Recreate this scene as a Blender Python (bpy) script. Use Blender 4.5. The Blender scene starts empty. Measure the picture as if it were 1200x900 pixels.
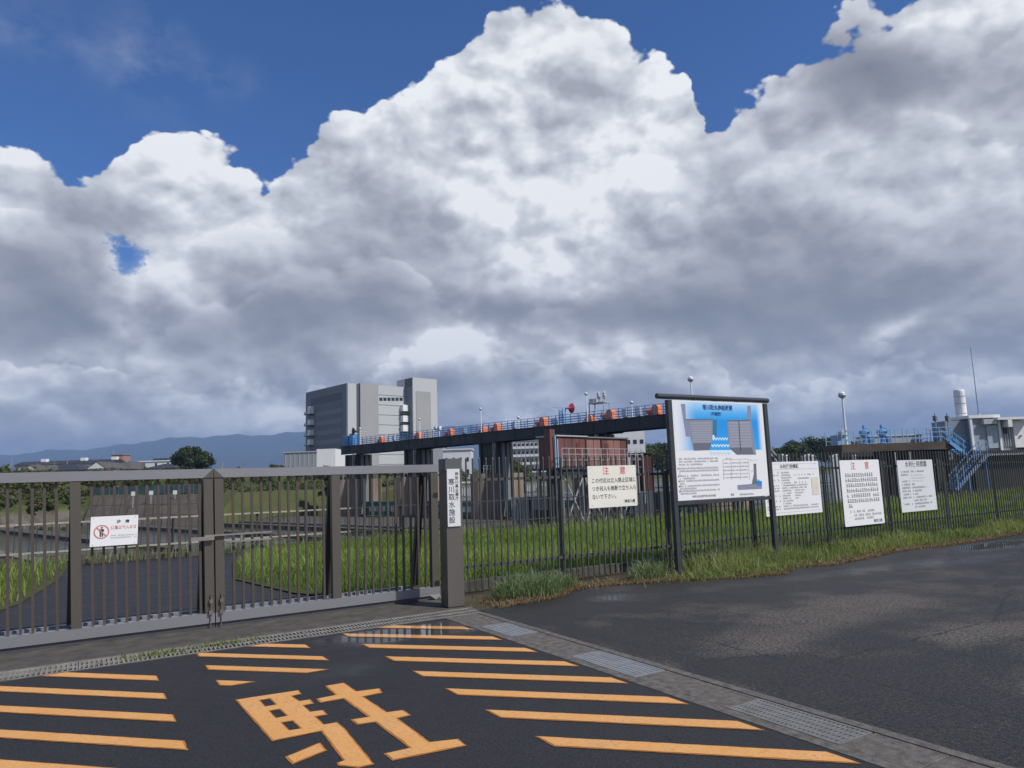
import bpy, bmesh, math, random
import numpy as np
from mathutils import Vector, Matrix

sc = bpy.context.scene
COL = sc.collection
rnd = random.Random(7)
nrg = np.random.default_rng(11)

# ------------------------------------------------------------------ camera
F, PITCH, ROLL, YAW = 831.0, .134, -.0337, 1.0243       # focal length in px of a 1200 wide frame
fw = np.array([math.cos(YAW)*math.cos(PITCH), math.sin(YAW)*math.cos(PITCH), math.sin(PITCH)])
_r = np.array([math.sin(YAW), -math.cos(YAW), 0.0]); _u = np.cross(_r, fw)
RT = math.cos(ROLL)*_r + math.sin(ROLL)*_u
UP = -math.sin(ROLL)*_r + math.cos(ROLL)*_u
EYE = np.array([0, 0, 1.5])
cam = bpy.data.cameras.new('camera'); cam.lens = F/1200*36; cam.sensor_width = 36
cam.clip_start = .05; cam.clip_end = 60000
co = bpy.data.objects.new('camera', cam); COL.objects.link(co)
co.matrix_world = Matrix(((RT[0], UP[0], -fw[0], 0), (RT[1], UP[1], -fw[1], 0), (RT[2], UP[2], -fw[2], 1.5), (0, 0, 0, 1)))
sc.camera = co
def ray(x, y): return (x-600)*RT - (y-450)*UP + F*fw
def at(x, y, dep): return EYE + ray(x, y)*dep/F            # point at a depth (m) along the view
def onz(x, y, z=0.0):
    d = ray(x, y); return EYE + d*(z-1.5)/d[2]
def ony(x, y, Y):
    d = ray(x, y); return EYE + d*Y/d[1]
def onplane(x, y, p, n):
    d = ray(x, y); n = np.array(n, float); return EYE + d*(np.dot(np.array(p)-EYE, n)/np.dot(d, n))

# ------------------------------------------------------------------ light
SUN_AZ, SUN_EL = math.radians(-62), math.radians(47)
sdir = Vector((math.cos(SUN_AZ)*math.cos(SUN_EL), math.sin(SUN_AZ)*math.cos(SUN_EL), math.sin(SUN_EL)))
sl = bpy.data.lights.new('sun', 'SUN'); sl.energy = 4.4; sl.angle = math.radians(.6); sl.color = (1, .95, .88)
so = bpy.data.objects.new('sun', sl); COL.objects.link(so)
so.rotation_euler = sdir.to_track_quat('Z', 'Y').to_euler()
sc.view_settings.view_transform = 'Standard'; sc.view_settings.look = 'None'
sc.cycles.max_bounces = 5; sc.cycles.diffuse_bounces = 2; sc.cycles.glossy_bounces = 3; sc.cycles.transmission_bounces = 3; sc.cycles.volume_bounces = 0
sc.view_settings.gamma = 1; sc.view_settings.exposure = 0.0

# ------------------------------------------------------------------ node helper
class NT:
    def __init__(s, tree): s.t = tree; s.n = tree.nodes; s.l = tree.links
    def new(s, typ, **kw):
        n = s.n.new(typ)
        for k, v in kw.items(): setattr(n, k, v)
        return n
    def put(s, sock, v):
        if v is None: return
        if isinstance(v, bpy.types.NodeSocket): s.l.new(v, sock)
        else: sock.default_value = v
    def m(s, op, a, b=None, c=None, clamp=False):
        n = s.new('ShaderNodeMath', operation=op, use_clamp=clamp)
        for i, v in enumerate((a, b, c)): s.put(n.inputs[i], v)
        return n.outputs[0]
    def v(s, op, a, b=None, c=None, out=0):
        n = s.new('ShaderNodeVectorMath', operation=op)
        s.put(n.inputs[0], a)
        if b is not None:
            if op == 'SCALE': s.put(n.inputs['Scale'], b)
            else: s.put(n.inputs[1], b)
        if c is not None: s.put(n.inputs[2], c)
        return n.outputs['Value'] if op in ('DOT_PRODUCT', 'LENGTH', 'DISTANCE') else n.outputs[0]
    def noise(s, vec, scale, detail=5, rough=.5, dist=0, color=False, lac=2.0):
        n = s.new('ShaderNodeTexNoise'); s.put(n.inputs['Vector'], vec)
        n.inputs['Scale'].default_value = scale; n.inputs['Detail'].default_value = detail
        n.inputs['Roughness'].default_value = rough; n.inputs['Distortion'].default_value = dist
        n.inputs['Lacunarity'].default_value = lac
        return n.outputs['Color' if color else 0]
    def voro(s, vec, scale, detail=0, rough=.5, feature='F1', out='Distance', rand=1.0):
        n = s.new('ShaderNodeTexVoronoi', feature=feature); s.put(n.inputs['Vector'], vec)
        n.inputs['Scale'].default_value = scale
        if 'Detail' in n.inputs: n.inputs['Detail'].default_value = detail; n.inputs['Roughness'].default_value = rough
        n.inputs['Randomness'].default_value = rand
        return n.outputs[out]
    def ramp(s, fac, stops, interp='LINEAR'):
        n = s.new('ShaderNodeValToRGB'); s.put(n.inputs[0], fac); e = n.color_ramp; e.interpolation = interp
        while len(e.elements) < len(stops): e.elements.new(1.0)
        for el, (p, c) in zip(e.elements, stops):
            el.position = p; el.color = (*c, 1) if not isinstance(c, (int, float)) else (c, c, c, 1)
        return n.outputs[0]
    def mr(s, v, a, b, c=0.0, d=1.0, interp='LINEAR'):
        n = s.new('ShaderNodeMapRange', interpolation_type=interp); s.put(n.inputs[0], v)
        for i, q in enumerate((a, b, c, d)): s.put(n.inputs[i+1], q)
        return n.outputs[0]
    def mix(s, f, a, b, blend='MIX'):
        n = s.new('ShaderNodeMix', data_type='RGBA', blend_type=blend)
        s.put(n.inputs[0], f)
        for i, q in ((6, a), (7, b)):
            if isinstance(q, (tuple, list)) and len(q) == 3: q = (*q, 1)
            s.put(n.inputs[i], q)
        return n.outputs[2]
    def sep(s, vec):
        n = s.new('ShaderNodeSeparateXYZ'); s.put(n.inputs[0], vec); return n.outputs
    def comb(s, x, y, z=0.0):
        n = s.new('ShaderNodeCombineXYZ')
        for i, q in enumerate((x, y, z)): s.put(n.inputs[i], q)
        return n.outputs[0]

def lin(r, g, b):
    f = lambda c: (c/255/12.92) if c/255 <= .04045 else ((c/255+.055)/1.055)**2.4
    return (f(r), f(g), f(b))

# ------------------------------------------------------------------ sky
def build_world():
    w = bpy.data.worlds.new('World'); sc.world = w; w.use_nodes = True
    w.node_tree.nodes.clear(); t = NT(w.node_tree)
    d = t.new('ShaderNodeTexCoord').outputs['Generated']
    d = t.v('NORMALIZE', d)
    sky = t.new('ShaderNodeTexSky', sky_type='NISHITA', sun_disc=False)
    sky.sun_elevation = SUN_EL; sky.sun_rotation = math.radians(90) - SUN_AZ
    sky.air_density = 1.0; sky.dust_density = .6; sky.ozone_density = 2.2; sky.altitude = 0
    blue = t.v('MULTIPLY', sky.outputs[0], (.032, .064, .110))
    # cloud coordinates: azimuth from the heading of the place's river view, elevation
    f0 = (math.cos(YAW), math.sin(YAW), 0); r0 = (math.sin(YAW), -math.cos(YAW), 0)
    az = t.m('ARCTAN2', t.v('DOT_PRODUCT', d, r0), t.v('DOT_PRODUCT', d, f0))
    el = t.m('ARCSINE', t.sep(d)[2])
    uv = t.comb(t.m('MULTIPLY', az, 8.31), t.m('MULTIPLY', el, 8.31))
    def ae(x, y):
        q = ray(x, y); q = q/np.linalg.norm(q)
        return math.atan2(np.dot(q, r0), np.dot(q, f0))*8.31, math.asin(q[2])*8.31
    p = t.v('MULTIPLY', d, (1, 1, 1.5))
    w1 = t.v('SUBTRACT', t.noise(p, 4.5, 7, .55, color=True), (.5, .5, .5))
    w2 = t.v('SUBTRACT', t.noise(p, 14, 6, .6, color=True), (.5, .5, .5))
    uvA = t.v('MULTIPLY_ADD', w1, (.9, .7, 0), uv)
    uvE = t.v('MULTIPLY_ADD', w2, (.45, .4, 0), uv)
    # billows (rounded heads): inverted fractal cell distance, in two places for relief shading
    pw = t.v('MULTIPLY_ADD', w1, (.05, .05, .05), p)
    def bil(vec):
        return t.voro(vec, 6.0, 4.0, .5, 'F1')
    b0 = bil(pw)
    off = (sdir - Vector(f0)*sdir.dot(Vector(f0))).normalized()
    b1 = bil(t.v('ADD', pw, tuple(Vector((off.x, off.y, off.z*1.5))*.02)))
    relief = t.m('SUBTRACT', b1, b0)                       # >0 where the surface faces the sun
    # banks of cumulus, one behind the other: each has a ragged top line, a lit head and a grey base
    hx = lambda a: (a/8.31/math.pi*.5+.5)
    HM = 9.0
    b2 = t.voro(t.v('MULTIPLY_ADD', w2, (.03, .03, .03), p), 15.0, 3.0, .5, 'F1')
    b3 = t.voro(t.v('MULTIPLY_ADD', w2, (.02, .02, .02), p), 15.0, 3.0, .5, 'F1')
    uvE = t.v('MULTIPLY_ADD', w2, (.22, .2, 0), uv); se = t.sep(uvE); fx = t.m('MULTIPLY_ADD', se[0], 1/8.31/math.pi*.5, .5)
    sa = t.sep(t.v('MULTIPLY_ADD', w1, (.5, .3, 0), uvE)); fxa = t.m('MULTIPLY_ADD', sa[0], 1/8.31/math.pi*.5, .5)
    def bank(prof, ends, lift, amp, bb, fx_, v_):
        pts = [ae(x, y) for x, y in prof]; stops = [(0.0, ends[0]), (.12, ends[1]), (.26, ends[2])]+[(hx(a), e) for a, e in pts]+[(.74, ends[2]), (.88, ends[1]), (1.0, ends[0])]
        assert len(stops) <= 32, len(stops)
        h = t.ramp(fx_, [(a, max(0, e/HM)) for a, e in stops])
        c = t.m('ADD', t.m('SUBTRACT', t.m('MULTIPLY', h, HM), v_), lift)
        return t.m('ADD', c, t.m('MULTIPLY', t.m('SUBTRACT', .33, bb), amp))
    cov = bank([(0,165),(55,170),(105,192),(150,178),(168,128),(205,114),(245,122),(285,142),(310,166),(352,138),(405,115),(440,78),(500,46),(560,6),(640,-22),(706,-6),(728,36),(760,34),(800,44),(830,104),(868,92),(925,50),(985,4),(1060,-40),(1200,-60)],
               (3.6, 4.6, 3.4), .47, .66, b0, fx, se[1])
    cov = t.m('ADD', cov, t.m('MULTIPLY', t.m('SUBTRACT', .33, b2), .30))
    covL = bank([(0,225),(60,205),(105,225),(140,300),(160,370),(200,352),(250,318),(320,285),(380,290),(430,262),(490,285),(550,330),(620,345),(690,300),(745,250),(800,212),(860,170),(930,118),(1000,70),(1060,60),(1120,110),(1200,120)],
               (1.9, 2.6, 2.2), .12, .75, b0, fxa, sa[1])
    covM = bank([(0,404),(80,398),(160,410),(250,432),(340,440),(420,425),(470,392),(530,372),(585,380),(640,396),(700,386),(790,390),(840,408),(900,436),(980,430),(1020,392),(1070,385),(1110,425),(1160,400),(1200,415)],
               (1.2, 1.5, 1.3), .04, .40, b2, fx, se[1])
    covN = bank([(0,468),(90,456),(200,474),(300,484),(400,452),(500,474),(560,482),(610,452),(680,462),(750,482),(830,492),(900,466),(960,450),(1030,472),(1110,468),(1200,452)],
               (.8, .9, .8), .02, .34, b2, fx, se[1])
    def blobs(vec, L, start=0.0, k=1.0):
        acc = start
        for (x, y, rx, ry, amp) in L:
            a, e = ae(x, y); kx = 100/rx; ky = 100/ry
            kx *= math.cos(e/8.31)
            q = t.v('MULTIPLY_ADD', vec, (kx, ky, 0), (-a*kx, -e*ky, 0))
            g = t.m('POWER', 2.7183, t.m('MULTIPLY', t.v('DOT_PRODUCT', q, q), -1.0))
            acc = t.m('MULTIPLY_ADD', g, amp*k, acc)
        return acc
    uvH = t.v('MULTIPLY_ADD', t.v('SUBTRACT', t.noise(p, 30, 6, .7, color=True), (.5, .5, .5)), (.55, .45, 0), uvE)
    holes = blobs(uvH, HOLES)
    covh = t.m('SUBTRACT', cov, t.m('MULTIPLY', holes, 3.2))
    alpha = t.mr(covh, t.m('MULTIPLY', t.m('MINIMUM', holes, 1.0), -2.0), t.m('MULTIPLY_ADD', holes, 1.0, .075), 0, 1, 'SMOOTHSTEP')
    wisp = t.m('MULTIPLY', blobs(uvA, WISPS), t.mr(t.noise(p, 7, 8, .65), .42, .75))
    alpha = t.m('MAXIMUM', alpha, t.m('MULTIPLY', wisp, .5, clamp=True))
    def shade(c, base, head, T):
        return t.m('MULTIPLY_ADD', t.m('POWER', 2.7183, t.m('MULTIPLY', t.m('MAXIMUM', c, 0.0), -1.0/T)), head, base)
    br = shade(cov, BASE-.01, .13, .8)
    br = t.m('ADD', br, blobs(uvA, LIGHTS, 0.0, 1.0))
    soft = t.noise(p, 5.0, 3, .5)
    def over(br, c, base, head, T, w0):
        s_ = shade(c, base, head, T)
        al = t.mr(c, 0.0, t.mr(soft, .35, .65, .05, w0), 0, 1, 'SMOOTHSTEP')
        return t.m('ADD', t.m('MULTIPLY', br, t.m('SUBTRACT', 1.0, al)), t.m('MULTIPLY', s_, al))
    lo = blobs(uvA, LIGHTS, 0.0, .85)
    br = over(br, covL, t.m('ADD', lo, BASE-.07), .20, .5, .35)
    br = over(br, covM, t.m('ADD', lo, .50), .46, .26, .14)
    br = over(br, covN, t.m('ADD', lo, .42), .32, .22, .14)
    fb = t.noise(pw, 3.0, 6, .5)
    fb2 = t.noise(pw, 12, 6, .6)
    br = t.m('ADD', br, t.m('MULTIPLY', t.m('SUBTRACT', fb, .5), .20))
    br = t.m('ADD', br, t.m('MULTIPLY', t.m('SUBTRACT', fb2, .5), .13))
    reliefk = t.mr(br, .35, .85, .25, 1.1)
    br = t.m('ADD', br, t.m('MULTIPLY', t.m('MULTIPLY', t.mr(relief, -.25, .25, -.25, .25), .95), reliefk))
    cc = t.ramp(br, [(0, lin(92, 99, 116)), (.22, lin(122, 127, 140)), (.42, lin(152, 155, 165)), (.6, lin(182, 185, 194)), (.8, lin(214, 218, 225)), (1, lin(248, 250, 253))])
    # low clouds take the blue grey of the air in front of them
    cc = t.mix(t.mr(t.sep(uvA)[1], .0, .75, .42, 0, 'SMOOTHSTEP'), cc, lin(106, 123, 150))
    col = t.mix(alpha, blue, cc)
    bg = t.new('ShaderNodeBackground'); t.put(bg.inputs[0], col); bg.inputs[1].default_value = 1.0
    t.l.new(bg.outputs[0], t.new('ShaderNodeOutputWorld').inputs[0])
    w.cycles.sampling_method = 'NONE'
BASE = .68
HOLES = [(153,306,19,20,.85),(610,243,0.1+9,8,.0),(1028,388,24,8,.5),(1120,412,30,10,.35),(302,335,5,4,.2)]
WISPS = [(165,70,40,40,.6),(60,30,70,25,.5),(245,95,20,20,.5),(280,90,15,15,.3)]
LIGHTS = [
 (1010,75,70,50,-.12),(1100,330,110,60,-.06),
 (75,275,75,60,-.20),(80,370,130,45,-.30),(8,230,28,50,.2),(225,165,80,50,.14),(205,335,55,30,.34),(155,368,22,34,.28),(120,165,60,25,.05),
 (330,375,170,45,-.26),(230,245,60,40,.08),(352,248,42,22,.22),(450,265,80,60,-.16),(420,335,120,40,-.16),(430,140,60,60,.08),(490,100,50,40,.12),
 (600,60,70,60,.12),(560,200,80,80,.10),(600,260,80,60,.22),(700,225,70,60,.20),(765,90,45,40,.25),(768,160,40,70,.22),(620,310,60,30,.14),(690,90,30,60,-.05),
 (745,260,45,90,-.08),(850,250,70,60,-.14),(870,150,50,45,.02),(905,80,40,30,.16),(1040,60,75,50,-.34),(1090,10,40,20,.34),(1165,30,45,30,.28),(1170,130,60,50,-.12),
 (1000,200,80,60,.04),(1100,220,90,60,.10),(900,320,120,50,-.22),(810,375,160,30,-.28),(640,368,130,20,-.24),(1080,330,90,60,-.08),(1180,340,40,60,-.06),(560,350,60,25,-.05),
 (530,395,30,16,.42),(500,410,44,18,.30),(585,408,58,26,.36),(670,412,40,20,.10),(740,415,70,18,.34),(800,410,50,18,.28),(440,425,60,20,.12),(120,425,110,18,.24),(200,450,60,14,.08),
 (330,460,90,14,-.06),(60,470,100,18,.06),(620,476,80,20,.38),(520,455,50,24,-.20),(640,440,120,20,-.16),(760,470,130,22,-.18),(1040,402,12,9,.5),(1060,388,16,8,.3),
 (960,458,100,20,.24),(1170,430,26,18,.22),(1000,470,40,10,.06),(900,490,60,14,-.06),(600,525,110,22,-.3),(900,400,120,22,-.14),(1000,430,60,18,-.05),(250,500,200,14,.06)]
build_world()

# ------------------------------------------------------------------ materials
MATS = {}
def mat(name, color, rough=.6, metal=0.0, var=.12, scale=6.0, bump=0.0, bscale=60.0, spec=.5, coat=0.0, streak=False, col2=None):
    if name in MATS: return MATS[name]
    m = bpy.data.materials.new(name); m.use_nodes = True; t = NT(m.node_tree); b = t.n['Principled BSDF']
    g = t.new('ShaderNodeNewGeometry').outputs['Position']
    if streak: g2 = t.v('MULTIPLY', g, (1, 1, .15))
    else: g2 = g
    f = t.noise(g2, scale, 6, .6)
    c1 = tuple(max(0, c*(1-var)) for c in color); c2 = col2 or tuple(min(1, c*(1+var)) for c in color)
    t.l.new(t.mix(t.mr(f, .3, .7), c1, c2), b.inputs['Base Color'])
    t.l.new(t.mr(f, .3, .7, min(1, rough+.08), max(0, rough-.08)), b.inputs['Roughness'])
    b.inputs['Metallic'].default_value = metal; b.inputs['Specular IOR Level'].default_value = spec
    b.inputs['Coat Weight'].default_value = coat
    if bump:
        n = t.new('ShaderNodeBump'); n.inputs['Strength'].default_value = bump; n.inputs['Distance'].default_value = .01
        t.l.new(t.noise(g, bscale, 4, .6), n.inputs['Height']); t.l.new(n.outputs[0], b.inputs['Normal'])
    MATS[name] = m; return m

# ------------------------------------------------------------------ mesh helpers
class MB:
    def __init__(s): s.V = []; s.Fc = []
    def add(s, vs, fs):
        o = len(s.V); s.V += [tuple(float(c) for c in v) for v in vs]; s.Fc += [tuple(o+i for i in f) for f in fs]; return s
    def box(s, x0, x1, y0, y1, z0, z1, bev=0.0):
        if x0 > x1: x0, x1 = x1, x0
        if y0 > y1: y0, y1 = y1, y0
        if bev > 0:
            b = bev
            vs = []; 
            for z, i in ((z0, b), (z0+b, 0), (z1-b, 0), (z1, b)):
                for (x, y) in ((x0+i, y0+i), (x1-i, y0+i), (x1-i, y1-i), (x0+i, y1-i)): vs.append((x, y, z))
            fs = [(3, 2, 1, 0), (12, 13, 14, 15)]
            for k in range(3):
                for j in range(4): a = k*4+j; c = k*4+(j+1) % 4; fs.append((a, c, c+4, a+4))
            return s.add(vs, fs)
        v = [(x0, y0, z0), (x1, y0, z0), (x1, y1, z0), (x0, y1, z0), (x0, y0, z1), (x1, y0, z1), (x1, y1, z1), (x0, y1, z1)]
        return s.add(v, [(3, 2, 1, 0), (4, 5, 6, 7), (0, 1, 5, 4), (1, 2, 6, 5), (2, 3, 7, 6), (3, 0, 4, 7)])
    def obox(s, o, ax, ay, az):            # oriented box: corner o and three edge vectors
        o, ax, ay, az = map(np.array, (o, ax, ay, az))
        if np.dot(np.cross(ax, ay), az) < 0: ax, ay = ay, ax
        v = [o, o+ax, o+ax+ay, o+ay]; v += [p+az for p in v]
        return s.add(v, [(3, 2, 1, 0), (4, 5, 6, 7), (0, 1, 5, 4), (1, 2, 6, 5), (2, 3, 7, 6), (3, 0, 4, 7)])
    def bar(s, a, b, w, h=None, up=(0, 0, 1)):    # rectangular bar between two points (centred)
        h = h or w; a = np.array(a, float); b = np.array(b, float); d = b-a; d = d/np.linalg.norm(d)
        up = np.array(up, float)
        if abs(np.dot(d, up)) > .95: up = np.array((1.0, 0, 0))
        x = np.cross(d, up); x /= np.linalg.norm(x); y = np.cross(x, d)
        v = []
        for p in (a, b):
            for i, j in ((-1, -1), (1, -1), (1, 1), (-1, 1)): v.append(p+x*i*w/2+y*j*h/2)
        return s.add(v, [(0, 1, 2, 3), (7, 6, 5, 4), (1, 0, 4, 5), (2, 1, 5, 6), (3, 2, 6, 7), (0, 3, 7, 4)])
    def tube(s, a, b, r, n=10, r2=None, caps=True):
        r2 = r if r2 is None else r2
        a = np.array(a, float); b = np.array(b, float); d = b-a; d /= np.linalg.norm(d)
        up = np.array((0, 0, 1.0)) if abs(d[2]) < .9 else np.array((1.0, 0, 0))
        x = np.cross(d, up); x /= np.linalg.norm(x); y = np.cross(d, x)
        v = []
        for p, q in ((a, r), (b, r2)):
            for i in range(n): t = 2*math.pi*i/n; v.append(p+q*(math.cos(t)*x+math.sin(t)*y))
        f = [(i, (i+1) % n, n+(i+1) % n, n+i) for i in range(n)]
        if caps: f += [tuple(range(n-1, -1, -1)), tuple(range(n, 2*n))]
        return s.add(v, f)
    def lathe(s, c, prof, n=12):           # prof: (r, z) upwards
        v = []; f = []
        for r, z in prof:
            for i in range(n): t = 2*math.pi*i/n; v.append((c[0]+r*math.cos(t), c[1]+r*math.sin(t), c[2]+z))
        for k in range(len(prof)-1):
            for i in range(n): a = k*n+i; b = k*n+(i+1) % n; f.append((a, b, b+n, a+n))
        f += [tuple(range(n-1, -1, -1)), tuple(range((len(prof)-1)*n, len(prof)*n))]
        return s.add(v, f)
    def poly(s, pts, z0, z1):              # prism from an outline in x, y (counter-clockwise)
        n = len(pts); v = [(x, y, z0) for x, y in pts]+[(x, y, z1) for x, y in pts]
        return s.add(v, [tuple(range(n-1, -1, -1)), tuple(range(n, 2*n))]+[(i, (i+1) % n, n+(i+1) % n, n+i) for i in range(n)])
    def mesh(s, name, org=(0, 0, 0)):
        me = bpy.data.meshes.new(name)
        me.from_pydata([(v[0]-org[0], v[1]-org[1], v[2]-org[2]) for v in s.V], [], s.Fc); me.update(); return me
    def build(s, name, m, parent=None, kind=None, label=None, smooth=False):
        org = worg(parent); me = s.mesh(name, org)
        return link(name, me, m, parent, kind, label, smooth)
def worg(p):
    o = np.zeros(3)
    while p is not None: o += np.array(p.location); p = p.parent
    return tuple(o)
def link(name, me, m=None, parent=None, kind=None, label=None, smooth=False):
    if m is not None: me.materials.append(m)
    if smooth: me.polygons.foreach_set('use_smooth', [True]*len(me.polygons))
    o = bpy.data.objects.new(name, me); COL.objects.link(o)
    if parent is not None: o.parent = parent
    if kind: o['kind'] = kind
    if label: o['label'] = label
    return o
def thing(name, label, cat, loc=(0, 0, 0), group=None):
    o = bpy.data.objects.new(name, None); COL.objects.link(o); o.location = [float(c) for c in loc]; o.empty_display_size = .2
    o['label'] = label; o['category'] = cat
    if group: o['group'] = group
    return o
def tag(o, label, cat, group=None):
    o['label'] = label; o['category'] = cat
    if group: o['group'] = group
    return o
def copy_tree(o, parent=None):
    c = o.copy(); COL.objects.link(c)
    if parent is not None: c.parent = parent
    for ch in o.children: copy_tree(ch, c)
    return c
def inst(src, parent=None, loc=None):       # a copy sharing mesh data
    c = src.copy(); COL.objects.link(c)
    if parent is not None: c.parent = parent
    if loc is not None: c.location = [float(q) for q in loc]
    return c
def text(s, size, name, m, parent, x, z, y, align='LEFT', vert=False, sx=1.0, bold=0.0, depth=0.0):
    """flat lettering in the x-z plane facing -y; x, z = anchor (local), y = plane"""
    cu = bpy.data.curves.new(name, 'FONT'); cu.body = s; cu.size = size; cu.align_x = align; cu.align_y = 'TOP'
    cu.resolution_u = 2; cu.offset = bold; cu.extrude = depth
    if vert: cu.body = '\n'.join(s)
    to = bpy.data.objects.new('tmp', cu); COL.objects.link(to)
    dg = bpy.context.evaluated_depsgraph_get(); me = bpy.data.meshes.new_from_object(to.evaluated_get(dg))
    bpy.data.objects.remove(to); bpy.data.curves.remove(cu)
    n = len(me.vertices); a = np.zeros(n*3); me.vertices.foreach_get('co', a); a = a.reshape(-1, 3)
    b = np.stack([a[:, 0]*sx+x, np.full(n, y)-a[:, 2], a[:, 1]+z], 1); me.vertices.foreach_set('co', b.ravel()); me.update()
    me.materials.clear(); me.name = name
    return link(name, me, m, parent)

# ------------------------------------------------------------------ ground materials
def asphalt(name, old):
    m = bpy.data.materials.new(name); m.use_nodes = True; t = NT(m.node_tree); b = t.n['Principled BSDF']
    g = t.new('ShaderNodeNewGeometry').outputs['Position']
    big = t.noise(g, .9, 5, .55); mid = t.noise(g, 3.2, 6, .6); fine = t.noise(g, 90, 4, .7)
    agg = t.voro(g, 130, out='Color'); aggd = t.voro(g, 130)
    dark, lite = ((.024, .023, .025), (.042, .041, .042)) if not old else ((.023, .022, .022), (.105, .096, .085))
    if old:
        pat = t.m('ADD', t.m('MULTIPLY', big, .75), t.m('MULTIPLY', mid, .3))
        # dry, worn places and the dark wet stretch along the verge and the drain
        pl = [(6.4,4.9,1.5,.5,.20),(7.6,5.0,.9,.6,.20),(7.2,3.6,1.3,.45,.24),(5.2,4.4,1.0,.25,.2),(9.5,5.2,1.6,.6,.1),(5.3,7.2,.9,.7,-.2),(8.6,6.8,2.5,.45,-.25),(12,6.7,3,.7,-.2),(4.35,4.6,.25,2.5,-.1),(4.4,2.4,.5,.8,-.25),(5.2,3.1,.5,.4,-.14),(5.8,2.3,.8,.3,.22)]
        acc = pat
        for (x, y, rx, ry, a) in pl:
            q = t.v('MULTIPLY_ADD', g, (1/rx, 1/ry, 0), (-x/rx, -y/ry, 0))
            acc = t.m('MULTIPLY_ADD', t.m('POWER', 2.718, t.m('MULTIPLY', t.v('DOT_PRODUCT', q, q), -1)), a, acc)
        acc = t.m('ADD', acc, t.m('MULTIPLY', t.m('SUBTRACT', t.noise(g, 26, 4, .8), .5), .30)); dry = t.mr(acc, .53, .74, 0, 1)
    else:
        dry = t.mr(t.m('ADD', t.m('MULTIPLY', big, .5), t.m('MULTIPLY', mid, .5)), .35, .75, 0, 1)
    base = t.mix(dry, dark, lite)
    base = t.mix(t.mr(mid, .3, .7, 0, .35), base, (.05, .042, .036) if old else (.03, .028, .027))
    stone = t.m('MULTIPLY', t.mr(t.sep(agg)[0], .6 if old else .86, 1.0), t.mr(aggd, .45, .2), clamp=True)
    base = t.mix(t.m('MULTIPLY', stone, .55 if old else .35), base, (.16, .15, .14))
    sp = t.voro(g, 9, out='Distance')
    speck = t.m('MULTIPLY', t.mr(sp, .05, .035), .5 if old else .25)
    base = t.mix(speck, base, (.32, .31, .29))
    grain = t.noise(g, 34 if old else 60, 2, .9); grit = t.noise(g, 11, 4, .85)
    base = t.mix(t.mr(grain, .36, .64), t.v('MULTIPLY', base, (.38,)*3 if old else (.6,)*3), t.v('MULTIPLY', base, (1.8, 1.76, 1.68) if old else (1.4, 1.39, 1.38)))
    base = t.mix(t.mr(grit, .35, .7, 0, .5), base, t.v('MULTIPLY', base, (.6,)*3))
    if old:   # cracks
        cr = t.voro(t.v('MULTIPLY_ADD', t.v('SUBTRACT', t.noise(g, 3, 5, .6, color=True), (.5, .5, .5)), (.5, .5, 0), g), .42, feature='DISTANCE_TO_EDGE')
        crk = t.m('MULTIPLY', t.mr(cr, .003, .009, 1, 0), t.mr(t.noise(g, .8, 3, .5), .5, .6))
        wv = t.m('SUBTRACT', t.noise(g, 4, 6, .65), .5)
        for (xa, ya, xb, yb, wd) in CRACKS:
            L = math.hypot(xb-xa, yb-ya); ux, uy = (xb-xa)/L, (yb-ya)/L
            al = t.m('SUBTRACT', t.v('DOT_PRODUCT', g, (ux, uy, 0)), xa*ux+ya*uy)
            ac = t.m('ADD', t.m('SUBTRACT', t.v('DOT_PRODUCT', g, (-uy, ux, 0)), -xa*uy+ya*ux), t.m('MULTIPLY', wv, .22))
            ln = t.m('MULTIPLY', t.mr(t.m('ABSOLUTE', ac), wd, wd*2.2, 1, 0), t.m('MULTIPLY', t.m('GREATER_THAN', al, 0), t.m('LESS_THAN', al, L)))
            crk = t.m('MAXIMUM', crk, ln)
        base = t.mix(t.m('MULTIPLY', crk, .8), base, (.012, .012, .011))
    t.l.new(base, b.inputs['Base Color'])
    t.l.new(t.mr(dry, 0, 1, .50, .85), b.inputs['Roughness'])
    b.inputs['Specular IOR Level'].default_value = .3
    wet(t, b, g, big, mid)
    n = t.new('ShaderNodeBump'); n.inputs['Strength'].default_value = .8 if old else .5; n.inputs['Distance'].default_value = .005
    h = t.m('ADD', t.m('ADD', t.m('MULTIPLY', aggd, .7), fine), t.m('MULTIPLY', grain, 1.4))
    t.l.new(h, n.inputs['Height']); t.l.new(n.outputs[0], b.inputs['Normal'])
    return m
CRACKS = [(4.95,6.2,4.75,1.2,.006),(5.1,3.75,7.6,3.7,.006),(7.6,3.7,9.5,4.4,.005)]
PUD = [(3.0,6.9,.75,.28,1.3),(2.55,7.12,.4,.16,.8),(14.6,6.9,1.3,.35,1.3),(5.75,7.2,.35,.3,.5),(1.9,6.0,.5,.35,.34),(9.4,6.6,1.8,.35,.35),(12.2,6.2,1.8,.5,.45),(7.0,6.9,1.2,.3,.3),(13,4.6,.8,.4,.6),(1.2,6.2,.3,.5,.2)]
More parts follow.
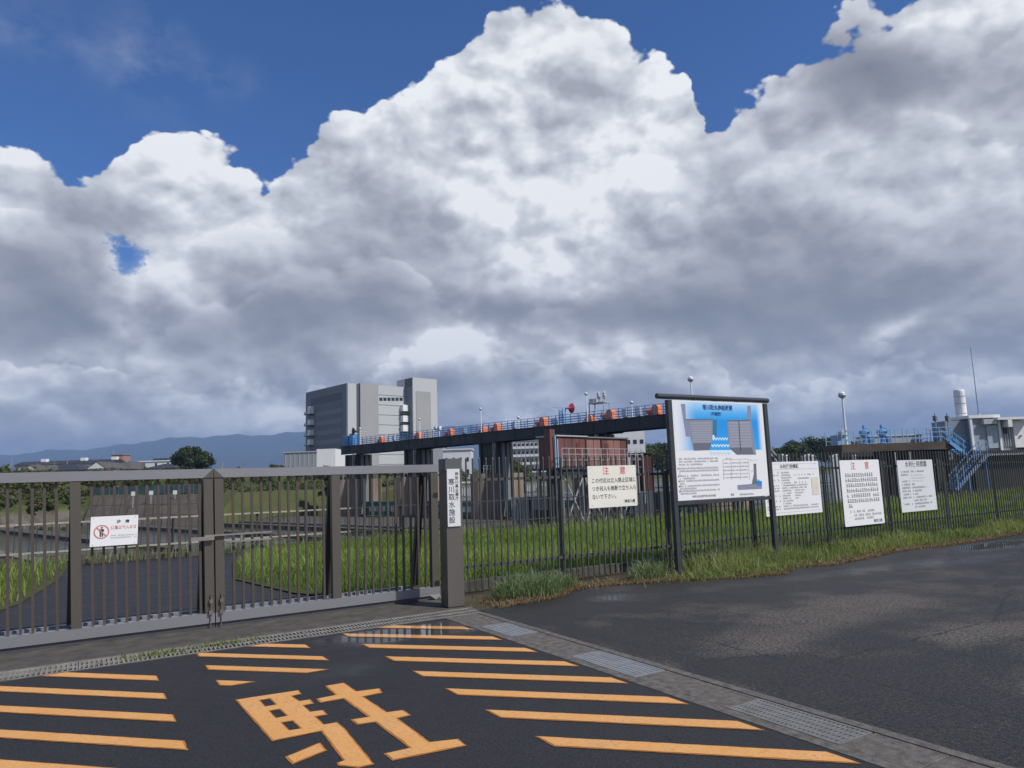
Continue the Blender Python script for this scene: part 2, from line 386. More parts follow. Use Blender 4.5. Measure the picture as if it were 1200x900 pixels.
def wet(t, b, g, big, mid):
    acc = 0.0
    q0 = t.v('MULTIPLY_ADD', t.v('SUBTRACT', t.noise(g, 3, 5, .55, color=True), (.5, .5, .5)), (.5, .35, 0), g)
    for (x, y, rx, ry, a) in PUD:
        q = t.v('MULTIPLY_ADD', q0, (1/rx, 1/ry, 0), (-x/rx, -y/ry, 0))
        acc = t.m('MULTIPLY_ADD', t.m('POWER', 2.718, t.m('MULTIPLY', t.v('DOT_PRODUCT', q, q), -1)), a, acc)
    w = t.m('ADD', acc, t.mr(mid, .45, .8, 0, .18))
    t.l.new(t.mr(w, .12, .75, 0, .9, 'SMOOTHSTEP'), b.inputs['Coat Weight'])
    t.l.new(t.mr(w, .2, .8, .40, .02), b.inputs['Coat Roughness']); b.inputs['Coat IOR'].default_value = 1.33

def paint_mat():
    m = bpy.data.materials.new('road_paint'); m.use_nodes = True; t = NT(m.node_tree); b = t.n['Principled BSDF']
    g = t.new('ShaderNodeNewGeometry').outputs['Position']
    big = t.noise(g, .9, 5, .55); mid = t.noise(g, 3.2, 6, .6); fine = t.noise(g, 22, 6, .65)
    c = t.mix(t.mr(mid, .35, .7), (.69, .33, .09), (.76, .39, .13))
    c = t.mix(t.mr(fine, .52, .72, 0, .55), c, (.60, .27, .07)); c = t.mix(t.mr(t.noise(g, 1.6, 6, .7), .55, .72, 0, .5), c, (.50, .28, .12)); c = t.mix(t.m('MULTIPLY', t.mr(t.noise(g, 55, 5, .8), .56, .66), t.mr(mid, .4, .6, .3, .9)), c, (.09, .07, .055))
    sp = t.voro(t.v('MULTIPLY', g, (1, 1, 0)), 7.0)
    c = t.mix(t.mr(sp, .035, .02, 0, .8), c, (.10, .06, .03))
    c = t.mix(t.mr(t.noise(g, 140, 3, .6), .62, .75, 0, .6), c, (.12, .08, .05))
    t.l.new(c, b.inputs['Base Color']); t.l.new(t.mr(fine, .3, .7, .5, .75), b.inputs['Roughness'])
    wet(t, b, g, big, mid)
    n = t.new('ShaderNodeBump'); n.inputs['Strength'].default_value = .3; n.inputs['Distance'].default_value = .003
    t.l.new(t.noise(g, 150, 4, .6), n.inputs['Height']); t.l.new(n.outputs[0], b.inputs['Normal'])
    return m
def soil_mat(name, a, b_, c_, s=3.0, bump=.5):
    m = bpy.data.materials.new(name); m.use_nodes = True; t = NT(m.node_tree); b = t.n['Principled BSDF']
    g = t.new('ShaderNodeNewGeometry').outputs['Position']
    n1 = t.noise(g, s, 7, .6); n2 = t.noise(g, s*7, 6, .65)
    c = t.mix(t.mr(n1, .35, .65), a, b_); c = t.mix(t.mr(n2, .45, .7, 0, .8), c, c_)
    t.l.new(c, b.inputs['Base Color']); b.inputs['Roughness'].default_value = .9; b.inputs['Specular IOR Level'].default_value = .2
    n = t.new('ShaderNodeBump'); n.inputs['Strength'].default_value = bump; n.inputs['Distance'].default_value = .03
    t.l.new(t.noise(g, s*12, 6, .7), n.inputs['Height']); t.l.new(n.outputs[0], b.inputs['Normal'])
    return m
def leaf_mat(name, c1, c2, c3, transl=.35):
    m = bpy.data.materials.new(name); m.use_nodes = True; t = NT(m.node_tree); b = t.n['Principled BSDF']
    a = t.new('ShaderNodeAttribute', attribute_name='tone').outputs['Fac']
    c = t.mix(t.mr(a, 0, .5), c1, c2); c = t.mix(t.mr(a, .5, 1), c, c3)
    t.l.new(c, b.inputs['Base Color']); b.inputs['Roughness'].default_value = .55; b.inputs['Specular IOR Level'].default_value = .3
    tr = t.new('ShaderNodeBsdfTranslucent'); t.l.new(t.v('MULTIPLY', c, (1.3, 1.4, .7)), tr.inputs[0])
    mx = t.new('ShaderNodeMixShader'); mx.inputs[0].default_value = transl
    t.l.new(b.outputs[0], mx.inputs[1]); t.l.new(tr.outputs[0], mx.inputs[2]); t.l.new(mx.outputs[0], t.n['Material Output'].inputs[0])
    return m

M = {}
M['asphalt_new'] = asphalt('asphalt_new', False); M['asphalt_old'] = asphalt('asphalt_old', True); M['paint'] = paint_mat()
M['concrete'] = mat('concrete', (.125, .112, .095), .85, var=.45, scale=16, bump=.9, bscale=110)
M['dirty_concrete'] = mat('dirty_concrete', (.075, .067, .055), .85, var=.4, scale=5, bump=.6, bscale=90)
M['tan_concrete'] = mat('tan_concrete', (.22, .175, .13), .85, var=.35, scale=.8, streak=True)
M['grey_concrete'] = mat('grey_concrete', (.22, .22, .21), .85, var=.3, scale=.7, streak=True)
M['dark_concrete'] = mat('dark_concrete', (.055, .052, .05), .85, var=.4, scale=.5, streak=True)
M['paint_old'] = mat('road_paint_old', (.42, .16, .025), .7, var=.25, scale=12)
M['galv'] = mat('galvanised_steel', (.42, .43, .42), .45, .55, var=.2, scale=14)
M['dark_pit'] = mat('drain_channel_dark', (.02, .019, .018), .9)
M['gate'] = mat('gate_bronze', (.155, .14, .121), .40, .6, var=.12, scale=3, streak=True)
M['gate_rail'] = mat('gate_rail_metal', (.34, .34, .36), .38, .6, var=.08, scale=2.5)
M['picket'] = mat('gate_picket_bronze', (.105, .088, .076), .45, .4, var=.12, scale=5)
M['pillar'] = mat('pillar_steel', (.20, .185, .165), .36, .65, var=.12, scale=2.5, streak=True)
M['pillar_cap'] = mat('pillar_cap_steel', (.13, .135, .14), .5, .5, var=.1)
M['fence'] = mat('fence_paint', (.066, .069, .066), .5, .1, var=.25, scale=4, streak=True)
M['board_frame'] = mat('board_frame_paint', (.055, .06, .068), .4, .2, var=.2)
M['sign_white'] = mat('sign_white', (.80, .80, .81), .45, var=.02, scale=3)
M['sign_cream'] = mat('sign_cream', (.78, .76, .67), .5, var=.05, scale=3)
M['sign_pale'] = mat('sign_pale_grey', (.66, .68, .69), .5, var=.05, scale=3)
M['ink'] = mat('sign_ink_black', (.05, .05, .055), .6, var=.1)
M['ink_grey'] = mat('sign_ink_grey', (.32, .33, .35), .6, var=.1)
M['ink_red'] = mat('sign_ink_red', (.62, .07, .09), .6, var=.1)
M['ink_lred'] = mat('sign_ink_faded_red', (.60, .22, .18), .6, var=.1)
M['ink_navy'] = mat('sign_ink_navy', (.02, .06, .25), .6, var=.1)
M['sticker'] = mat('sticker_cream', (.68, .64, .52), .6, var=.08, scale=8)

# ================================================================== THE NEAR GROUND
from mathutils.geometry import tessellate_polygon
def flat(name, pts, z, m, parent=None, kind='structure', holes=()):
    rings = [[Vector((p[0], p[1], 0)) for p in r] for r in [pts, *holes]]
    tr = tessellate_polygon(rings); vs = [v for r in rings for v in r]
    b = MB(); fs = []
    for t in tr:
        a, c, d = (vs[i] for i in t)
        fs.append(t if (c-a).cross(d-a).z > 0 else (t[2], t[1], t[0]))
    b.add([(v.x, v.y, z) for v in vs], fs)
    return b.build(name, m, parent, kind)
DX0, DX1 = 3.62, 3.93          # right drain
lot = flat('parking_area', [(-9, -8), (DX0-.10, -8), (DX0-.10, 7.40), (-9, 7.40)], 0.0, M['asphalt_new'])
edge = [(4.02, -8), (60, -8), (60, 7.9), (40, 7.7), (24, 7.65), (17.3, 7.6), (14, 7.45), (12.6, 7.6), (11.3, 7.35), (10.2, 7.25), (9.4, 7.45), (8.9, 7.1), (8.1, 7.25), (7.2, 7.75), (6.5, 7.95), (6.0, 8.1), (5.6, 7.95), (5.3, 7.75), (4.75, 7.62), (4.02, 7.55)]
road = flat('road', edge, 0.0, M['asphalt_old'])
sl_ = MB().box(-9, 4.35, 7.86, 9.25, -.3, -.006); apron = sl_.build('gate_apron', M['dirty_concrete'], kind='structure')
drv = flat('driveway', [(-2.6, 9.25), (4.1, 9.25), (4.1, 18.2), (-1.2, 18.2), (-1.2, 12.5), (-2.0, 10.6)], -.004, M['asphalt_new'])

# --- drain in front of the gate: a channel with steel gratings lying in it
ch = MB(); ch.box(-9, 3.45, 7.42, 7.82, -.35, -.22); ch.box(-9, 4.1, 7.40, 7.44, -.3, -.001); ch.box(-9, 4.1, 7.80, 7.86, -.3, -.001)
gd = ch.build('drain_channel', M['concrete'], kind='structure')
def grate(L, W, nbar, long_ribs, th=.012, depth=.03, name='grate'):
    b = MB(); b.box(0, L, 0, .022, -depth, 0); b.box(0, L, W-.022, W, -depth, 0); b.box(0, .012, .022, W-.022, -depth, 0); b.box(L-.012, L, .022, W-.022, -depth, 0)
    for i in range(1, nbar): x = L*i/nbar; b.box(x-th/2, x+th/2, .022, W-.022, -depth, -.002)
    for r in long_ribs: b.box(.012, L-.012, W*r-.011, W*r+.011, -depth*.7, -.0005)
    return b.mesh(name)
gm = grate(.994, .355, 26, (.5,), .014); gm.materials.append(mat('pale_grating', (.27, .255, .22), .6, .2, var=.3, scale=7))
for i in range(9):
    o = bpy.data.objects.new('drain_grating', gm); COL.objects.link(o); o.parent = gd; o.location = (4.05-1.0*(i+1), 7.443, 0)
# --- long drain to the right, lids of concrete and steel
c2 = MB(); c2.box(DX0-.10, DX0-.012, -8, 7.40, -.3, .003); c2.box(DX1+.012, DX1+.09, -8, 7.40, -.3, .004); c2.box(DX0-.012, DX1+.012, -8, 7.40, -.36, -.3)
gd2 = c2.build('side_drain_channel', M['concrete'], kind='structure')
def yy(a, b): return (onz(*a)[1]+onz(*b)[1])/2
Y1 = yy((600, 747), (630, 740)); Y2a = yy((667, 768), (708, 763)); Y2b = yy((747, 792), (780, 787)); Yj = yy((793, 812), (833, 803))
Y3a = yy((853, 830), (887, 820)); Y3b = yy((975, 873), (1029, 860)); Yk = yy((1077, 898), (1123, 885))
def lid(ya, yb):
    b = MB(); b.box(DX0-.006, DX1+.006, yb+.004, ya-.004, -.12, .001, .004); return b.build('concrete_lid', M['concrete'], gd2)
def sgr(ya, yb, n, ribs, m, th):
    me = grate(abs(ya-yb)-.01, DX1-DX0, n, ribs, th, .035, 'steel_grating'); me.materials.append(m)
    me.transform(Matrix.Rotation(-math.pi/2, 4, 'Z'))
    o = bpy.data.objects.new('steel_grating', me); COL.objects.link(o); o.parent = gd2; o.location = (DX0, ya-.005, .002)
    return o
gal2 = mat('zinc_grating', (.29, .30, .305), .5, .4, var=.2, scale=9)
lid(7.38, Y1+.62); sgr(Y1+.62, Y1, 22, (.2, .4, .6, .8), gal2, .016); lid(Y1, (Y1+Y2a)/2+.06); lid((Y1+Y2a)/2+.06, Y2a)
sgr(Y2a, Y2b, 34, (.14, .28, .42, .57, .71, .85), gal2, .013); lid(Y2b, Yj); lid(Yj, Y3a)
sgr(Y3a, Y3b, 26, (.2, .4, .6, .8), mat('steel_slat_grating', (.22, .21, .195), .55, .3, var=.2, scale=9), .019)
lid(Y3b, Yk)
q = Yk
for i in range(6): lid(q, q-.6); q -= .6

# --- painted markings
def clip(poly, ax, val, keep_less):
    out = []
    for i in range(len(poly)):
        a, b = poly[i], poly[(i+1) % len(poly)]
        ia = (a[ax] <= val) == keep_less or a[ax] == val; ib = (b[ax] <= val) == keep_less or b[ax] == val
        if ia: out.append(a)
        if ia != ib:
            t = (val-a[ax])/(b[ax]-a[ax]); out.append((a[0]+t*(b[0]-a[0]), a[1]+t*(b[1]-a[1])))
    return out
def offset(p, d):              # push an outline outwards (counter-clockwise) by d
    p = ccw(list(p)); n = len(p); out = []
    for i in range(n):
        a, b, c = p[i-1], p[i], p[(i+1) % n]
        u = (b[0]-a[0], b[1]-a[1]); v = (c[0]-b[0], c[1]-b[1]); lu = math.hypot(*u) or 1; lv = math.hypot(*v) or 1
        n1 = (u[1]/lu, -u[0]/lu); n2 = (v[1]/lv, -v[0]/lv); k = max(.35, 1+n1[0]*n2[0]+n1[1]*n2[1])
        out.append((b[0]+(n1[0]+n2[0])*d/k, b[1]+(n1[1]+n2[1])*d/k))
    return out
def dense(p, step=.05, j=.0022):
    q = []
    for i in range(len(p)):
        a, b = p[i], p[(i+1) % len(p)]; L = math.hypot(b[0]-a[0], b[1]-a[1]); n = max(1, int(L/step))
        for k in range(n): t = k/n; jj = 0 if k == 0 else j; q.append((a[0]+(b[0]-a[0])*t+rnd.uniform(-jj, jj), a[1]+(b[1]-a[1])*t+rnd.uniform(-jj, jj)))
    return q
def ccw(p):
    a = sum(p[i][0]*p[(i+1) % len(p)][1]-p[(i+1) % len(p)][0]*p[i][1] for i in range(len(p)))
    return p if a > 0 else p[::-1]
def stripe(x0, x1, yu, th=.205, ymax=7.39, ymin=None):
    p = [(x0, yu), (x0, yu-th), (x1, yu-th-(x1-x0)), (x1, yu-(x1-x0))]
    p = clip(p, 1, ymax, True)
    if ymin is not None and p: p = clip(p, 1, ymin, False)
    if len(p) < 3: return
    # an older, darker coat shows as a rim round the newer one, both with hand-laid edges
    o = flat('painted_stripe', dense(ccw(p)), .003, M['paint_old']); flat('top_coat', dense(offset(p, -.011), .06, .0035), .005, M['paint'], o, None)
    return o
yk = 7.99
for k in range(10): stripe(2.345, 3.475, 7.345+.605*1-.605*k+.02, ymin=-.5)
for y in (8.02, 7.44, 6.87, 6.29): stripe(.98, 1.905, y, .19, ymin=6.03)
for k in range(9): stripe(-2.6, .6, 6.75+.62*0+3.2-.605*k, .19)
def kz(L): return [tuple(onz(260+x/4, 780+y/4)[:2]) for x, y in L]
ch_ = thing('painted_character', 'large orange road character for parking painted on the dark asphalt', 'road marking', (1.5, 4.8, 0))
def ploc(pts): return ccw(pts)
horse = kz([(62,162),(360,117),(375,135),(330,145),(365,168),(415,160),(432,180),(385,190),(415,218),(475,210),(497,232),(440,242),(480,278),(540,267),(575,295),(715,465),(640,482),(545,472),(538,458),(568,448),(465,310),(235,357)])
hl = [kz(h) for h in ([(180,165),(225,158),(252,185),(205,193)], [(225,215),(270,207),(303,238),(255,247)], [(282,270),(330,262),(368,297),(318,305)])]
so_ = flat('stroke_block', dense(ploc(horse)), .003, M['paint_old'], ch_, None, [ploc(h)[::-1] for h in hl])
flat('top_coat', dense(offset(horse, -.010)), .005, M['paint'], so_, None, [offset(h, .009)[::-1] for h in hl])
def stroke(name, px):
    a_ = kz(px); s1 = flat(name, dense(ploc(a_)), .003, M['paint_old'], ch_, None); flat('top_coat', dense(offset(a_, -.012), .06, .0035), .005, M['paint'], s1, None)
stroke('stroke_dash', [(295,430),(460,363),(494,400),(330,466)])
stroke('stroke_cross', ([(484,97),(572,82),(632,122),(740,108),(752,130),(665,148),(775,220),(850,210),(888,235),(825,250),(975,360),(1110,345),(1147,378),(800,448),(757,415),(878,388),(718,268),(635,280),(603,255),(685,242),(570,158),(460,177),(442,157),(530,140)]))

# ================================================================== THE GATE
GY = 8.7
def lean(x): return -.052*max(0.0, min(1.0, (3.9-x)/4.0))      # the leaves sag a little to the left
def gbar(b, x, z0, z1, w, d, y0=GY):                      # upright that follows the sag
    k = lean(x); b.obox((x-w/2+k*z0, y0, z0), (w, 0, 0), (0, d, 0), (k*(z1-z0), 0, z1-z0))
def leaf(x0, x1, posts, label, mir):
    T = thing('gate_leaf', label, 'gate', (x0, GY, 0), 'sliding gate leaves')
    k0, k1 = lean(x0), lean(x1)
    b = MB()
    # top rail: a box with a sloping front lip
    zt0, zt1 = 1.635, 1.735
    def rail(b, z0, z1, y0, y1, xa=x0, xb=x1):
        b.obox((xa+lean(xa)*z0, y0, z0), (xb-xa+(lean(xb)-lean(xa))*z0, 0, 0), (0, y1-y0, 0), (lean(xa)*(z1-z0), 0, z1-z0))
    rail(b, zt0, zt1, GY-.03, GY+.09); b.build('top_rail', M['gate_rail'], T)
    b = MB(); rail(b, .045, .150, GY-.03, GY+.09); b.build('bottom_rail', M['gate_rail'], T)
    b = MB(); rail(b, -.004, .043, GY-.005, GY+.07); b.build('track_skirt', mat('gate_skirt_shaded', (.12, .12, .14), .4, .5), T)  # rail's shadowed lower bevel, its shade put into the dark bluish colour
    n = 0
    for px, w in posts:
        b = MB(); gbar(b, px, .151, 1.634, w, .085, GY-.022); b.build('post', M['gate'], T)
    xs = np.arange(x0+.10, x1-.04, .1025)
    src = None
    for x in xs:
        if any(abs(x-px) < w/2+.02 for px, w in posts): continue
        b = MB(); gbar(b, x, .151, 1.634, .026, .026, GY+.02); b.build('picket', M['picket'], T)
    # the second frame behind: low beam, slanting braces and end pieces
    by = 9.02
    b = MB(); b.box(x0+.06, x1-.28 if mir else x1-.02, by, by+.05, .05, .15); b.build('rear_beam', mat('rear_beam_metal', (.36, .37, .40), .4, .5), T)
    for px, w in posts:
        if mir and px > 3.8: px -= .12
        k = lean(px)
        b = MB(); v0 = np.array((px-.045+k*1.6, GY+.095, 1.60)); v1 = np.array((px-.10, by-.09, .16))
        b.add([v0, v0+(.075, 0, 0), v0+(.075, .05, 0), v0+(0, .05, 0), v1, v1+(.085, 0, 0), v1+(.085, .08, 0), v1+(0, .08, 0)], [(0, 1, 2, 3), (7, 6, 5, 4), (1, 0, 4, 5), (2, 1, 5, 6), (3, 2, 6, 7), (0, 3, 7, 4)])
        b.build('brace', mat('brace_dark', (.055, .05, .048), .5, .3), T)
        b = MB(); b.box(px-.05, px+.03, GY+.092, by-.002, .06, .12); b.build('tie_piece', M['gate_rail'], T)
    return T
L1 = leaf(-3.0, 1.335, [(-1.45, .09), (.032, .095), (1.285, .095)], 'left leaf of the bronze metal picket gate, carrying the small no-entry sign', False)
L2 = leaf(1.345, 4.075, [(1.395, .095), (2.715, .105), (4.02, .10)], 'right leaf of the bronze metal picket gate, ending at the steel pillar', True)
# meeting posts get a peaked cap and drop bolts; latch bar across both leaves
for T, x in ((L1, 1.285), (L2, 1.395)):
    b = MB(); k = lean(x); s = 1 if x < 1.34 else -1
    xi = 1.338 if s > 0 else 1.342
    b.add([(x-s*.05+k*1.64, GY-.034, 1.636), (xi+k*1.64, GY-.034, 1.636), (xi+k*1.74, GY-.034, 1.737),
           (x-s*.05+k*1.64, GY-.031, 1.636), (xi+k*1.64, GY-.031, 1.636), (xi+k*1.74, GY-.031, 1.737)], [(0, 1, 2), (5, 4, 3), (0, 3, 4, 1), (1, 4, 5, 2), (2, 5, 3, 0)])
    b.build('mitre_plate', M['gate'], T)
    b = MB(); b.tube((x, GY-.045, .0), (x, GY-.045, .36), .0065, 8); b.box(x-.018, x+.018, GY-.056, GY-.024, .26, .30); b.box(x-.02, x+.02, GY-.062, GY-.024, .14, .18)
    b.tube((x, GY-.045, .35), (x+.03, GY-.07, .35), .006, 6); b.build('drop_bolt', mat('bolt_weathered', (.20, .17, .15), .5, .4, var=.3, scale=20), T)
    b = MB()
    for xx in (x-s*.16,):
        b.tube((xx, GY+.02, -.0+.03), (xx, GY+.06, .03), .045, 14); b.build('guide_wheel', M['galv'], T)
        b = MB(); b.poly([(xx-.06, -.0), (xx+.06, 0), (xx+.02, 0.01)], 0, .01)
b = MB(); b.box(1.06, 1.30, GY-.075, GY-.045, .945, .985); b.build('latch_plate', mat('latch_steel', (.26, .25, .235), .5, .4, var=.2, scale=12), L1)
b = MB(); b.box(1.20, 1.93, GY-.062, GY-.040, .985, 1.003); b.build('latch_bar', mat('latch_steel', (0, 0, 0)), L1)
b = MB(); b.box(1.42, 1.92, GY-.055, GY-.035, .905, .925); b.box(1.58, 1.60, GY-.06, GY-.03, .90, .98); b.build('latch_keeper', mat('latch_steel', (0, 0, 0)), L2)
b = MB(); v = [(3.93, 0.045), (4.07, .045), (4.01, -.0), (3.99, -.0)]
b.add([(x, GY-.06, z+.0) for x, z in v]+[(x, GY-.035, z) for x, z in v], [(0, 3, 2, 1), (4, 5, 6, 7), (0, 1, 5, 4), (1, 2, 6, 5), (2, 3, 7, 6), (3, 0, 4, 7)]); b.build('end_bracket', M['galv'], L2)
# rail in the ground
b = MB(); b.box(-6, 4.3, GY+.02, GY+.05, -.006, .012); b.build('gate_track', M['galv'], kind='structure')
# pillar
P = thing('gate_pillar', 'square brushed steel gate pillar with a white name plate', 'pillar', (3.905, 8.02, 0))
b = MB(); b.box(3.84, 4.06, 7.955, 8.15, 0, 1.62, .004); b.build('shaft', M['pillar'], P)
b = MB(); b.box(3.838, 4.062, 7.953, 8.152, 1.622, 1.785, .004); b.build('cap', M['pillar_cap'], P)
b = MB(); b.box(3.848, 4.022, 7.935, 7.953, .955, 1.655, .003); pl = b.build('name_plate', M['sign_pale'], P)
def wr(s, size, m, parent, X, Z, Yp, **k):
    o = worg(parent); return text(s, size, 'lettering', m, parent, X-o[0], Z-o[2], Yp-o[1]-.0015, **k)
for i, c in enumerate('寒川取水施設'): wr(c, .088, M['ink'], pl, 3.862, 1.535-i*.092, 7.935, bold=.0008)
for i, c in enumerate('神奈川県企業庁'): wr(c, .048, M['ink'], pl, 3.955, 1.615-i*.050, 7.935, bold=.0008)
# short second pillar post behind at the driveway's left
b = MB(); b.box(-.93, -.81, 10.6, 10.72, 0, 1.13, .01); tag(b.build('old_post', M['dark_concrete']), 'short dark old post standing in the grass left of the driveway', 'post')

# ================================================================== THE FENCE
FY = 8.5
Fn = thing('picket_fence', 'long dark grey metal picket fence running right from the gate pillar', 'fence', (4.1, FY, 0))
fpx = [5.95, 8.02, 10.0, 12.03, 14.05, 16.2, 18.3] + [18.3+2.08*i for i in range(1, 8)]
pb = MB(); pb.box(-.022, .022, -.022, .022, 0, 1.56, .003); pm = pb.mesh('fence_post'); pm.materials.append(M['fence'])
cb = MB(); cb.box(-.032, .032, -.032, .032, .36, .42, .003); cm = cb.mesh('collar'); cm.materials.append(M['fence'])
for x in fpx:
    o = bpy.data.objects.new('post', pm); COL.objects.link(o); o.parent = Fn; o.location = (x-4.1, .055, 0)
    c = bpy.data.objects.new('collar', cm); COL.objects.link(c); c.parent = o
kb = MB(); kb.add([(-.009, -.009, .09), (.009, -.009, .09), (.009, .009, .09), (-.009, .009, .09), (-.009, -.009, 1.80), (.009, -.009, 1.80), (.009, .009, 1.80), (-.009, .009, 1.80), (0, 0, 1.815)],
   [(3, 2, 1, 0), (0, 1, 5, 4), (1, 2, 6, 5), (2, 3, 7, 6), (3, 0, 4, 7), (4, 5, 8), (5, 6, 8), (6, 7, 8), (7, 4, 8)])
km = kb.mesh('fence_picket'); km.materials.append(M['fence'])
n = 0; x = 4.30
while x < 32:
    o = bpy.data.objects.new('picket', km); COL.objects.link(o); o.parent = Fn; o.location = (x-4.1, 0, rnd.uniform(-.003, .003)); o.rotation_euler = (0, rnd.gauss(0, .0015), 0)
    x += .1033
for z in (.36, 1.495):
    prev = 4.08
    for x in fpx:
        b = MB(); b.box(prev, x-.001, FY+.011, FY+.036, z, z+.038); b.build('rail', M['fence'], Fn); prev = x+.001
# concrete kerb behind the fence, holding up the lawn
b = MB(); xx = 4.2
while xx < 60: b.box(xx, xx+1.99, 8.98, 9.10, -.2, .13, .006); xx += 2.0
b.build('lawn_kerb', M['dirty_concrete'], kind='structure')

# ================================================================== SIGNS
def bars(parent, rows, Yp, m, seed=1, dens=.78, name='small_print'):
    """rows: (x0, x1, z, h): lines of print too small to read, broken into character-sized marks"""
    r = random.Random(seed); o = worg(parent); b = MB(); y = Yp-.0012
    for x0, x1, z, h in rows:
        x = x0
        while x < x1-h*.5:
            w = h*.82
            if r.random() < dens:
                k = r.randint(1, 3)
                b.add([(x, y, z), (x+w, y, z), (x+w, y, z+h*.16), (x, y, z+h*.16)], [(0, 1, 2, 3)])
                b.add([(x, y, z+h*.42), (x+w, y, z+h*.42), (x+w, y, z+h*.56), (x, y, z+h*.56)], [(0, 1, 2, 3)])
                if k > 1: b.add([(x+w*.1, y, z+h*.84), (x+w*.9, y, z+h*.84), (x+w*.9, y, z+h), (x+w*.1, y, z+h)], [(0, 1, 2, 3)])
                c = x+w*(.15 if k == 1 else .45); b.add([(c, y-.0003, z), (c+w*.18, y-.0003, z), (c+w*.18, y-.0003, z+h), (c, y-.0003, z+h)], [(0, 1, 2, 3)])
            x += h*1.05
    return b.build(name, m, parent, 'stuff')
def panel(name, label, x0, x1, z0, z1, y, m, th=.012, rnd_=.02, cat='sign', yawslope=0.0):
    T = thing(name, label, cat, ((x0+x1)/2, y, z0))
    pts = []
    for cx, cz, a0 in ((x1-rnd_, z0+rnd_, -90), (x1-rnd_, z1-rnd_, 0), (x0+rnd_, z1-rnd_, 90), (x0+rnd_, z0+rnd_, 180)):
        for k in range(4): a = math.radians(a0+k*30); pts.append((cx+rnd_*math.cos(a), cz+rnd_*math.sin(a)))
    nn = len(pts); b = MB()
    b.add([(x, y, z) for x, z in pts]+[(x, y+th, z) for x, z in pts], [tuple(range(nn)), tuple(range(2*nn-1, nn-1, -1))]+[(i+nn, (i+1) % nn+nn, (i+1) % nn, i) for i in range(nn)])
    p = b.build('panel', m, T)
    for zz in (z0+.12*(z1-z0), z1-.12*(z1-z0)):
        b = MB(); b.box(x0+.03, x1-.03, y+th, FY-.012 if y < 8.5 else y+th+.02, zz-.012, zz+.012); b.build('mounting_bar', M['galv'], T)
    w = x1-x0
    for zz in (z0+.06*(z1-z0), z1-.05*(z1-z0)):
        for xx in (x0+.06*w, x1-.06*w):
            b = MB(); b.tube((xx, y-.004, zz), (xx, y, zz), .006 if w > .6 else .004, 8); b.build('screw', M['galv'], T)
    return T, p
SY = 8.44
# caution sign on the left gate leaf
T, p = panel('no_entry_sign', 'small white caution sign with a red no-entry circle hung on the gate', .105, .54, .958, 1.262, 8.64, M['sign_white'], .006, .004)
def ring(b, cx, cz, r0, r1, y, n=36):
    v = []; f = []
    for i in range(n):
        a = 2*math.pi*i/n; v += [(cx+r0*math.cos(a), y, cz+r0*math.sin(a)), (cx+r1*math.cos(a), y, cz+r1*math.sin(a))]
    for i in range(n): j = (i+1) % n; f.append((2*i, 2*i+1, 2*j+1, 2*j))
    b.add(v, [q[::-1] for q in f])
cx, cz = .205, 1.105
b = MB(); ring(b, cx, cz, .060, .071, 8.6375); b.add([(cx-.05, 8.6368, cz+.042), (cx-.042, 8.6368, cz+.05), (cx+.05, 8.6368, cz-.042), (cx+.042, 8.6368, cz-.05)], [(0, 3, 2, 1)]); b.build('prohibition_ring', M['ink_lred'], p)
b = MB()
def quad2(b, L, y): b.add([(x, y, z) for x, z in L], [tuple(range(len(L)))])
quad2(b, [(cx-.022, cz+.028), (cx+.022, cz+.028), (cx+.024, cz+.006), (cx+.004, cz-.004), (cx-.018, cz-.002)][::-1], 8.6372)
quad2(b, [(cx-.016, cz-.004), (cx-.002, cz-.004), (cx-.002, cz-.05), (cx-.014, cz-.05)][::-1], 8.6372); quad2(b, [(cx+.002, cz-.004), (cx+.014, cz-.004), (cx+.016, cz-.05), (cx+.004, cz-.05)][::-1], 8.6372)
ring(b, cx+.002, cz+.042, 0.0005, .009, 8.6372, 12); b.build('standing_figure', M['ink'], p)
wr('注', .040, M['ink'], p, .340, 1.218, 8.64, bold=.0012); wr('意', .040, M['ink'], p, .420, 1.218, 8.64, bold=.0012)
wr('係員以外入るな', .0415, M['ink_lred'], p, .288, 1.160, 8.64, bold=.0008, sx=.82)
bars(p, [(.292, .525, 1.055, .012), (.292, .525, 1.032, .012)], 8.64, M['ink_grey'], 3, .9)
# cream caution sign
T, p = panel('caution_sign', 'cream caution sign with red heading left of the blue board', 6.385, 7.31, 1.045, 1.66, SY, M['sign_cream'], .012, .012)
wr('注', .125, M['ink_red'], p, 6.66, 1.64, SY, bold=.001); wr('意', .125, M['ink_red'], p, 6.985, 1.64, SY, bold=.001)
for i, s in enumerate(('この付近は立入禁止区域に', 'つき何人も無断で立ち入ら', 'ないで下さい。')): wr(s, .077, M['ink'], p, 6.445, 1.475-.118*i, SY, bold=.0008, sx=.93)
wr('神奈川県', .056, M['ink'], p, 7.055, 1.145, SY, bold=.0012, sx=.95)
